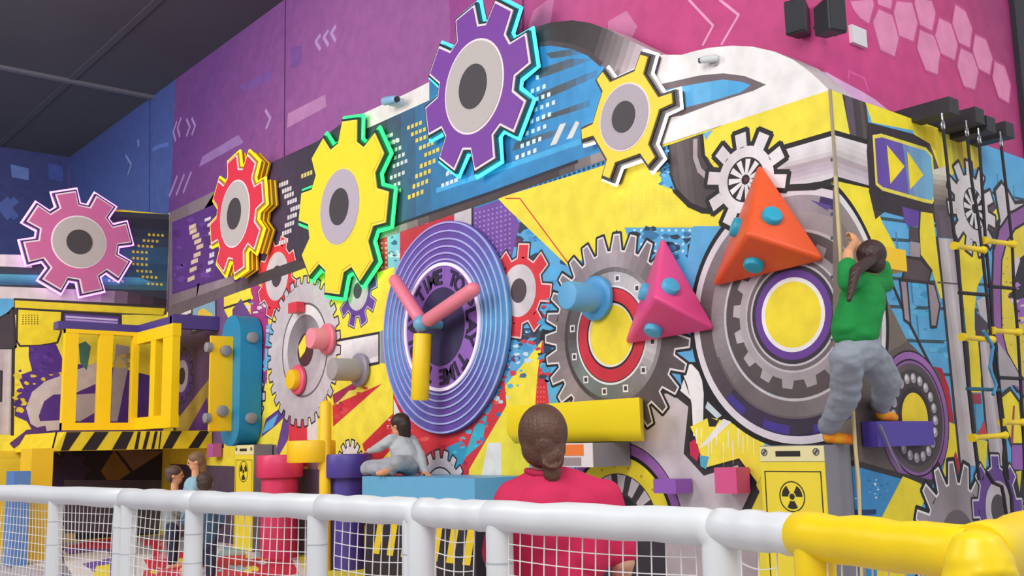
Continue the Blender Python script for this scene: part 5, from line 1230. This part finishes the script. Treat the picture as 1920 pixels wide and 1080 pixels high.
panel('long white net fence panel in front of the woman in red', on_line(920), on_line(1350), mw, elbowB=True, pr=.048)
panel('short white net fence panel joining the yellow padding', on_line(1352), on_line(1500), mw, postA=False, postB=False)
panel('yellow padded net fence panel left of the fence corner', FP(1503, 1003), FP(1826, 1040), myf, r=.06, pr=.052, postB=False)
panel('yellow padded net fence panel right of the fence corner', FP(1836, 1042), FP(2010, 986), myf, r=.066, pr=.055, postA=False)
# swollen yellow pad on the corner post
c0 = FP(1835, 1046); bm = bmesh.new()
tube(bm, [(c0.x, c0.y, 0), (c0.x, c0.y, 1.02), (c0.x, c0.y, 1.12), (c0.x, c0.y, 1.2), (c0.x, c0.y, 1.245), (c0.x, c0.y, 1.258)], [.06, .062, .07, .068, .045, .01], 24)
for i in range(3):
    zz = 1.09+i*.04; tube(bm, [(c0.x+.066*math.cos(t*.5236), c0.y+.066*math.sin(t*.5236), zz+.012*math.sin(t)) for t in range(12)], .012, 6, close=True)
me = bake(bm, [('REMESH', dict(mode='VOXEL', voxel_size=.007)), ('SMOOTH', dict(factor=.5, iterations=5))]); me.name = 'corner_post_pad'
tag(link('corner_post_pad', me, None, myf), 'creased yellow padding round the fence corner post', 'post padding')

# ------------------------------------------------------------------ people
SKIN = mat('skin', '#d9a384', .55, noise_amt=.04, noise_scale=20); SKW = mat('skin_warm', '#e0a076', .55, noise_amt=.04)
def hand(bm, W, d, nrm, s=1.0, curl=.5, side=1):
    """W wrist, d pointing direction, nrm palm-side normal, s scale (1 = adult), side: which side the thumb leaves"""
    d = Vector(d).normalized(); nrm = Vector(nrm); nrm = (nrm-d*nrm.dot(d)).normalized(); c = d.cross(nrm)*side
    P = W+d*.045*s; R = Matrix((c, d, nrm)).transposed().to_3x3()
    ellipsoid(bm, P, (.040*s, .052*s, .017*s), R)
    for i, (u, L) in enumerate(((-.03, .062), (-.010, .072), (.011, .078), (.031, .070))):
        a = W+d*.085*s+c*u*s; dd = (d*math.cos(curl*.5)+nrm*math.sin(curl*.5)+c*u*2).normalized(); b = a+dd*L*.5*s
        d2 = (d*math.cos(curl*1.5)+nrm*math.sin(curl*1.5)+c*u*2).normalized(); e_ = b+d2*L*.5*s
        capsule(bm, a, b, .0095*s, .009*s, 8); capsule(bm, b, e_, .009*s, .0075*s, 8)
    a = W+d*.03*s+c*.034*s; b = a+(c*.8+d*.7+nrm*.3).normalized()*.035*s; e_ = b+(c*.25+d*.9+nrm*.4).normalized()*.03*s
    capsule(bm, a, b, .012*s, .0105*s, 8); capsule(bm, b, e_, .0105*s, .0085*s, 8)
def head(bm, C, face, upv, s):
    """s = head height; face, upv directions"""
    f = Vector(face).normalized(); u = Vector(upv); u = (u-f*u.dot(f)).normalized(); r = f.cross(u); R = Matrix((r, f, u)).transposed().to_3x3(); h = s/2
    ellipsoid(bm, C+u*h*.18-f*h*.06, (h*.68, h*.84, h*.80), R); ellipsoid(bm, C-u*h*.38+f*h*.16, (h*.5, h*.56, h*.56), R)
    ellipsoid(bm, C-u*h*.08+f*h*.80, (h*.10, h*.16, h*.15), R, 10, 8); ellipsoid(bm, C+u*h*.06+f*h*.74, (h*.07, h*.1, h*.2), R, 10, 8)
    for sd in (-1, 1): ellipsoid(bm, C+r*sd*h*.70-u*h*.05-f*h*.08, (h*.07, h*.16, h*.22), R, 10, 8)
    ellipsoid(bm, C-u*h*.42+f*h*.68, (h*.2, h*.06, h*.07), R, 10, 8)
    return r, f, u
def face_bits(C, r, f, u, s, parent):
    h = s/2
    for sd in (-1, 1):
        bm = bmesh.new(); ellipsoid(bm, C+r*sd*h*.27+u*h*.06+f*h*.70, (h*.085, h*.085, h*.07), None, 10, 8); fin('eye', bm, mat('eye', '#2a2020', .2), parent, smooth=True)
    bm = bmesh.new(); R = Matrix((r, f, u)).transposed().to_3x3(); ellipsoid(bm, C-u*h*.42+f*h*.72, (h*.17, h*.05, h*.045), R, 10, 8); fin('mouth', bm, mat('lips', '#a85850', .5), parent, smooth=True)

# --- the woman at the fence, seen from behind
D = 3.86; k = D/FPX; P = lambda px, py, dd=0: PD(px, py, D+dd)
hc = P(1018, 822); fdir = Vector((FW.x, FW.y, 0)).normalized(); right = Vector((RT.x, RT.y, 0)).normalized(); upz = Vector((0, 0, 1))
root = empty('person', (hc.x, hc.y, 0), 'woman with a brown bun in a crimson polo shirt, seen from behind at the fence', 'person')
sh = hc.z-.125; cx = hc+fdir*.0
def W_(r_, z, f_=0): return Vector((hc.x, hc.y, 0))+right*r_+fdir*f_+Vector((0, 0, z))
bm = bmesh.new(); head(bm, hc+fdir*.01, fdir, upz, .225)
capsule(bm, W_(0.01, sh-.05, 0), W_(0.005, hc.z-.06, .01), .054, .052)
ellipsoid(bm, W_(0.03, sh-.22, 0), (.14, .085, .15)); ellipsoid(bm, W_(.02, sh-.45, 0), (.14, .1, .2)); ellipsoid(bm, W_(.02, sh-.62, 0), (.16, .115, .16))
HS = hc.z
for sd in (-1, 1):
    S_ = W_(.05+sd*.165, sh-.105); E_ = W_(.05+sd*.235, sh-.33, -.01 if sd > 0 else .03); H_ = W_(.05+sd*.22, sh-.52, .17)
    capsule(bm, S_, E_, .052, .043); capsule(bm, E_, H_, .040, .028); hand(bm, H_, (H_-E_), -right*sd, .9, .8, sd)
    hp = W_(.02+sd*.09, sh-.66); kn = W_(.02+sd*.1, .48, .01); an = W_(.02+sd*.1, .09, -.02); capsule(bm, hp, kn, .085, .056); capsule(bm, kn, an, .056, .038); capsule(bm, an+Vector((0, 0, -.04)), an+fdir*.15+Vector((0, 0, -.055)), .04, .03)
fleshy('body', bm, SKIN, root, .008)
bm = bmesh.new()
ellipsoid(bm, W_(.05, sh-.12, 0), (.18, .105, .11)); ellipsoid(bm, W_(.03, sh-.06, 0), (.12, .095, .07)); ellipsoid(bm, W_(.05, sh-.19, 0), (.19, .13, .2)); ellipsoid(bm, W_(.05, sh-.38, 0), (.175, .13, .22)); capsule(bm, W_(.04, sh-.42), W_(.02, sh-.62), .16, .16)
for sd in (-1, 1):
    capsule(bm, W_(.02+sd*.04, sh-.045), W_(.05+sd*.165, sh-.10), .068, .072); capsule(bm, W_(.05+sd*.165, sh-.10), W_(.05+sd*.222, sh-.29), .076, .066)
    capsule(bm, W_(.04+sd*.08, sh-.14, -.03), W_(.04+sd*.1, sh-.3, -.03), .1, .1)
tube(bm, [W_(.01, sh-.05), W_(.008, sh+.0, .0), W_(.006, sh+.012, 0)], [.085, .072, .064], 20)
s_ = fleshy('polo_shirt', bm, mat('crimson', '#cc1f52', .8, noise_amt=.08, noise_scale=6, bump=.25, bump_scale=10), root, .009, 8, wrinkle=.006, wscale=9)
bm = bmesh.new(); col_ = [W_(.008+.07*math.cos(t*.4488), sh+.0+.006*math.cos(t*.9), .066*math.sin(t*.4488)) for t in range(14)]; tube(bm, col_, .013, 8, close=True); fin('collar', bm, mat('crimson_dark', '#b81a48', .8), s_, smooth=True)
bm = bmesh.new()
for sd in (-1, 1): capsule(bm, W_(.02+sd*.09, sh-.62), W_(.02+sd*.1, .5, .01), .105, .075); capsule(bm, W_(.02+sd*.1, .5, .01), W_(.02+sd*.1, .1, -.02), .075, .06)
ellipsoid(bm, W_(.02, sh-.62), (.165, .125, .14)); fleshy('trousers', bm, mat('trouser_black', '#26242a', .85), root, .01, 6, wrinkle=.004)
bm = bmesh.new(); ellipsoid(bm, hc+upz*.022-fdir*.012, (.093, .11, .108), Matrix((right, fdir, upz)).transposed().to_3x3(), 28, 20)
ellipsoid(bm, hc-upz*.035-fdir*.045, (.083, .06, .075), Matrix((right, fdir, upz)).transposed().to_3x3()); 
bun = P(1033, 858)-fdir*.085
ellipsoid(bm, bun, (.05, .042, .05)); ellipsoid(bm, bun+Vector((0, 0, -.055)), (.034, .03, .042)); capsule(bm, hc-upz*.02-fdir*.08, bun, .045, .036)
rnd = random.Random(8)
for i in range(9):
    t = i*.7; tube(bm, [bun+right*.036*math.cos(t+q*.5)+upz*.036*math.sin(t+q*.5)-fdir*(.02+.004*i*(i % 2)) for q in range(5)], .007, 6)
me = bake(bm, [('REMESH', dict(mode='VOXEL', voxel_size=.005)), ('SMOOTH', dict(factor=.5, iterations=3))])
for v in me.vertices:
    l = v.co-hc; a = math.atan2(l.dot(right), -l.dot(fdir)+.05); v.co += v.normal*.0011*math.sin(a*60+l.z*35)
me.name = 'hair'; hm = mat('hair_brown', '#5a3b2c', .5, noise_amt=.4, noise_scale=14, bump=.4, bump_scale=90); wh = link('hair', me, root, hm)
bm = bmesh.new(); tube(bm, [bun+Vector((0, 0, .03))+fdir*.02+right*.022*math.cos(t*.628)+upz*.022*math.sin(t*.628) for t in range(10)], .005, 6, close=True); fin('hair_tie', bm, mat('trouser_black', '#26242a', .85), wh, smooth=True)

# --- the child climbing at the corner
def PYD(px, py, y): return PY(px, py, y)
hd = PY(1634, 486, 3.17); root = empty('person', PY(1606, 800, 3.3), 'dark-haired child in a green T-shirt and grey trousers climbing at the wall corner', 'person')
kk = (hd-CAM).dot(FW)/FPX
pel = PY(1610, 655, 3.2); chest = PY(1618, 560, 3.18); nk = PY(1628, 515, 3.17)
shL = PY(1590, 520, 3.16); shR = PY(1655, 525, 3.2); elL = PY(1590, 476, 3.2); wrL = PY(1604, 452, 3.36); elR = PY(1642, 470, 3.3); wrR = PY(1612, 462, 3.4)
hipL = PY(1589, 668, 3.2); hipR = PY(1632, 668, 3.22); knL = PY(1566, 742, 3.22); knR = PY(1650, 722, 3.12); anL = PY(1553, 808, 3.58); anR = PY(1652, 780, 3.36)
anL = PX(1553, 806, 5.42); anL = Vector((anL.x, anL.y, 1.407+.075)); anR = Vector((PY(1654, 782, 3.46).x, 3.46, PY(1650, 790, 3.4).z+.07))
knL = (hipL+anL)/2+Vector((-.0, -.05, .0)); knR = (hipR+anR)/2+Vector((.0, -.07, .02))
outw = Vector((-.5, -.86, 0)).normalized(); facing = -outw; latr = Vector((.86, -.5, 0))
bm = bmesh.new(); facedir = Vector((.75, .55, .1)); r_, f_, u_ = head(bm, hd, facedir, (0, 0, 1), .2)
capsule(bm, nk-Vector((0, 0, .03)), hd-Vector((0, 0, .05)), .042, .042); ellipsoid(bm, chest, (.11, .085, .15)); ellipsoid(bm, pel, (.12, .09, .11)); capsule(bm, chest, pel, .09, .09)
capsule(bm, nk-Vector((0, 0, .05)), shL, .05, .042); capsule(bm, nk-Vector((0, 0, .05)), shR, .05, .042)
capsule(bm, shL, elL, .038, .031); capsule(bm, elL, wrL, .03, .021); capsule(bm, shR, elR, .038, .031); capsule(bm, elR, wrR, .03, .021)
hand(bm, wrL, Vector((.25, .3, .5)), Vector((.2, .9, -.2)), .72, 1.1, -1); hand(bm, wrR, Vector((-.1, .3, .6)), Vector((.2, .9, -.2)), .72, 1.1, 1)
for a, b, c in ((hipL, knL, anL), (hipR, knR, anR)): capsule(bm, a, b, .066, .047); capsule(bm, b, c, .046, .03)
toeL = anL+Vector((.06, -.11, -.045)); toeR = anR+Vector((.13, .0, -.045))
capsule(bm, anL-Vector((0, 0, .035)), toeL, .032, .026); capsule(bm, anR-Vector((0, 0, .035)), toeR, .032, .026)
fleshy('body', bm, SKW, root, .006, 4); face_bits(hd, r_, f_, u_, .2, root)
bm = bmesh.new(); ellipsoid(bm, chest+Vector((0, 0, .0)), (.14, .11, .16)); tsb = PY(1603, 618, 3.2); capsule(bm, chest, tsb, .128, .135); ellipsoid(bm, tsb, (.15, .12, .07))
capsule(bm, nk-Vector((0, 0, .055)), shL-Vector((0, 0, .02)), .07, .062); capsule(bm, nk-Vector((0, 0, .055)), shR-Vector((0, 0, .02)), .07, .062); capsule(bm, shL-Vector((0, 0, .01)), shL.lerp(elL, .45), .06, .055); capsule(bm, shR-Vector((0, 0, .01)), shR.lerp(elR, .4)+Vector((.02, 0, 0)), .062, .055)
fleshy('t_shirt', bm, mat('green_cotton', '#0f8a3c', .85, noise_amt=.15, noise_scale=8, bump=.2, bump_scale=14), root, .007, 6, wrinkle=.008, wscale=12)
bm = bmesh.new(); ellipsoid(bm, pel+Vector((0, 0, .0)), (.145, .12, .13))
capsule(bm, hipL, knL, .096, .085); capsule(bm, knL, anL+Vector((0, 0, .03)), .085, .062); capsule(bm, hipR, knR, .096, .085); capsule(bm, knR, anR+Vector((0, 0, .03)), .085, .062)
fleshy('trousers', bm, mat('grey_jersey', '#9399a4', .9, noise_amt=.18, noise_scale=5, bump=.3, bump_scale=10), root, .007, 4, wrinkle=.013, wscale=13)
sk = mat('sock_orange', '#f06a1c', .8); nt = sk.node_tree; nn = [n for n in nt.nodes if n.type == 'MIX'][0]; nn.inputs[6].default_value = (*lin('#f2c418'), 1); nn.inputs[7].default_value = (*lin('#ee3c1c'), 1)
[n for n in nt.nodes if n.type == 'TEX_NOISE'][0].inputs['Scale'].default_value = 16
for an_, to_ in ((anL, toeL), (anR, toeR)):
    bm = bmesh.new(); capsule(bm, an_-Vector((0, 0, .03)), to_, .037, .03); capsule(bm, an_+Vector((0, 0, .02)), an_-Vector((0, 0, .03)), .034, .037)
    fleshy('sock', bm, sk, root, .006, 4)
bm = bmesh.new(); R_ = Matrix((r_, f_, u_)).transposed().to_3x3(); ellipsoid(bm, hd+u_*.028-f_*.018, (.083, .092, .085), R_, 26, 18); ellipsoid(bm, hd-u_*.03-f_*.05, (.072, .05, .06), R_)
pt = PY(1600, 520, 3.06); pb = PY(1592, 562, 3.06); tie = hd-f_*.09+u_*.0; ellipsoid(bm, tie, (.035, .03, .035)); capsule(bm, tie, PY(1604, 508, 3.07), .03, .032); capsule(bm, PY(1604, 508, 3.07), pb, .032, .014)
me = bake(bm, [('REMESH', dict(mode='VOXEL', voxel_size=.005)), ('SMOOTH', dict(factor=.5, iterations=3))]); me.name = 'hair'
for v in me.vertices: v.co += v.normal*.0012*math.sin(v.co.x*330+v.co.y*260+v.co.z*20)
link('hair', me, root, mat('hair_dark', '#3a2220', .45, noise_amt=.4, noise_scale=16, bump=.4, bump_scale=90))

# --- the child sitting on the blue bench
X = lambda px, py, x=5.2: PX(px, py, x)
pel = X(765, 880, 5.25); pel.z = ZT+.1; chest = X(752, 838, 5.25); nk = X(750, 815, 5.25); hd = X(748, 798, 5.22)
root = empty('person', (pel.x, pel.y, ZT), 'long-haired child in a pale grey jacket and jeans sitting on the light blue bench', 'person')
shL = X(733, 824, 5.15); shR = X(772, 826, 5.35); elL = X(712, 838, 5.1); wrL = X(694, 846, 5.1); elR = X(790, 860, 5.32); wrR = X(797, 884, 5.3); wrR.z = ZT+.03
hipL = pel+Vector((-.05, .06, 0)); hipR = pel+Vector((-.04, -.06, 0)); knL = X(688, 885, 5.08); knL.z = ZT+.07; anL = X(735, 890, 5.04); anL.z = ZT+.055; knR = X(745, 872, 5.02); knR.z = ZT+.12; anR = X(730, 892, 5.06); anR.z = ZT+.05
bm = bmesh.new(); r_, f_, u_ = head(bm, hd, Vector((-.35, .9, -.18)), (0, 0, 1), .2)
capsule(bm, nk-Vector((0, 0, .05)), hd-Vector((0, 0, .05)), .04, .04); capsule(bm, chest, pel, .09, .1); capsule(bm, nk-Vector((0, 0, .04)), shL, .045, .04); capsule(bm, nk-Vector((0, 0, .04)), shR, .045, .04)
capsule(bm, shL, elL, .036, .03); capsule(bm, elL, wrL, .029, .021); capsule(bm, shR, elR, .036, .03); capsule(bm, elR, wrR, .029, .021); hand(bm, wrL, (0, 1, -.1), (0, 0, -1), .7, .3, 1); hand(bm, wrR, (-.2, -.7, -.15), (0, 0, -1), .7, .2, -1)
for a, b, c in ((hipL, knL, anL), (hipR, knR, anR)): capsule(bm, a, b, .062, .048); capsule(bm, b, c, .044, .032)
for a in (anL, anR): capsule(bm, a, a+Vector((-.1, .02, -.02)), .032, .025)
fleshy('body', bm, SKW, root, .007, 4); face_bits(hd, r_, f_, u_, .2, root)
bm = bmesh.new(); capsule(bm, chest, pel+Vector((0, 0, .05)), .118, .12); capsule(bm, nk-Vector((0, 0, .05)), shL, .065, .055); capsule(bm, nk-Vector((0, 0, .05)), shR, .065, .055)
capsule(bm, shL, elL, .054, .044); capsule(bm, elL, wrL, .043, .03); capsule(bm, shR, elR, .056, .048); capsule(bm, elR, wrR, .046, .034)
fleshy('jacket', bm, mat('pale_grey_cloth', '#b4b8ba', .9, noise_amt=.15, noise_scale=9), root, .008, 5, wrinkle=.01, wscale=13)
bm = bmesh.new(); ellipsoid(bm, pel, (.12, .13, .1))
for a, b, c in ((hipL, knL, anL), (hipR, knR, anR)): capsule(bm, a, b, .082, .064); capsule(bm, b, c, .06, .045)
fleshy('jeans', bm, mat('pale_denim', '#a6a9b0', .9, noise_amt=.25, noise_scale=7), root, .008, 4, wrinkle=.01, wscale=12)
bm = bmesh.new(); R_ = Matrix((r_, f_, u_)).transposed().to_3x3(); ellipsoid(bm, hd+u_*.034-f_*.022, (.084, .092, .08), R_, 24, 16); capsule(bm, hd-f_*.045, X(762, 842, 5.32), .074, .04)
me = bake(bm, [('REMESH', dict(mode='VOXEL', voxel_size=.007)), ('SMOOTH', dict(factor=.5, iterations=3))]); me.name = 'hair'; link('hair', me, root, mat('hair_dark2', '#35251e', .5, noise_amt=.4, noise_scale=16))

# --- small children behind the fence on the left
def kid(label, px, py, hs, dist, face, shirt, sn, hair, hn, hl=0, lean=0):
    hd = PD(px, py, dist); root = empty('person', (hd.x, hd.y, FLZ), label, 'person'); f = Vector(face).normalized(); up_ = Vector((0, 0, 1)); rr = f.cross(up_).normalized(); H = hd.z-FLZ
    bm = bmesh.new(); r_, f_, u_ = head(bm, hd, f, up_, hs); sh = hd.z-hs*.78; c = Vector((hd.x, hd.y, 0))
    def q(a, z, b=0): return c+rr*a+f*b+Vector((0, 0, z))
    capsule(bm, q(0, sh-.03), hd-up_*.05, .038, .038); hz = FLZ+(sh-FLZ)*.55; capsule(bm, q(0, sh-.1), q(0, hz), .09, .095)
    for sd in (-1, 1):
        S_ = q(sd*.11, sh-.04); E_ = q(sd*.15, sh-.2, .03); W2 = q(sd*.1, sh-.26, .15); capsule(bm, q(0, sh-.05), S_, .04, .036); capsule(bm, S_, E_, .034, .028); capsule(bm, E_, W2, .027, .02); hand(bm, W2, f, -up_, .62, .6, sd)
        capsule(bm, q(sd*.05, hz), q(sd*.06, FLZ+.3), .06, .042); capsule(bm, q(sd*.06, FLZ+.3), q(sd*.06, FLZ+.06), .04, .03); capsule(bm, q(sd*.06, FLZ+.03), q(sd*.06, FLZ+.03, .11), .03, .025)
    fleshy('body', bm, SKW, root, .009, 3); face_bits(hd, r_, f_, u_, hs, root)
    bm = bmesh.new(); capsule(bm, q(0, sh-.1), q(0, hz), .115, .118)
    for sd in (-1, 1): capsule(bm, q(0, sh-.055), q(sd*.11, sh-.055), .06, .052); capsule(bm, q(sd*.11, sh-.05), q(sd*.15, sh-.19, .03), .05, .042); capsule(bm, q(sd*.15, sh-.19, .03), q(sd*.11, sh-.25, .12), .04, .03)
    fleshy('top', bm, mat(sn, shirt, .9), root, .01, 4, wrinkle=.006)
    bm = bmesh.new()
    for sd in (-1, 1): capsule(bm, q(sd*.05, hz), q(sd*.06, FLZ+.3), .08, .06); capsule(bm, q(sd*.06, FLZ+.3), q(sd*.06, FLZ+.08), .058, .048)
    fleshy('trousers', bm, mat('kid_navy', '#2c3448', .9), root, .01, 4)
    R_ = Matrix((r_, f_, u_)).transposed().to_3x3(); bm = bmesh.new(); h = hs/2; ellipsoid(bm, hd+u_*h*.36-f_*h*.16, (h*.80, h*.88, h*.72), R_, 22, 14); ellipsoid(bm, hd-f_*h*.4, (h*.74, h*.5, h*.7), R_, 18, 12)
    if hl: capsule(bm, hd-f_*h*.5, hd-f_*h*.55-u_*hl, h*.6, h*.4)
    me = bake(bm, [('REMESH', dict(mode='VOXEL', voxel_size=.008)), ('SMOOTH', dict(factor=.5, iterations=2))]); me.name = 'hair'; link('hair', me, root, mat(hn, hair, .6, noise_amt=.35, noise_scale=14))
kid('small boy with cropped hair in a grey top, facing right behind the fence', 328, 892, .2, 10.4, (.85, -.45, 0), '#8c9896', 'kid_grey', '#5a4038', 'hair_crop')
kid('fair-haired child in a pale blue top beside the cropped-haired boy', 367, 866, .19, 10.2, (-.8, .35, -.2), '#8fb4c4', 'kid_blue', '#7a5c40', 'hair_fair', .1)
kid('small brown-haired child lowest of the three behind the fence', 384, 906, .19, 9.2, (.4, .85, 0), '#3c5c74', 'kid_teal', '#43302a', 'hair_low', .05)
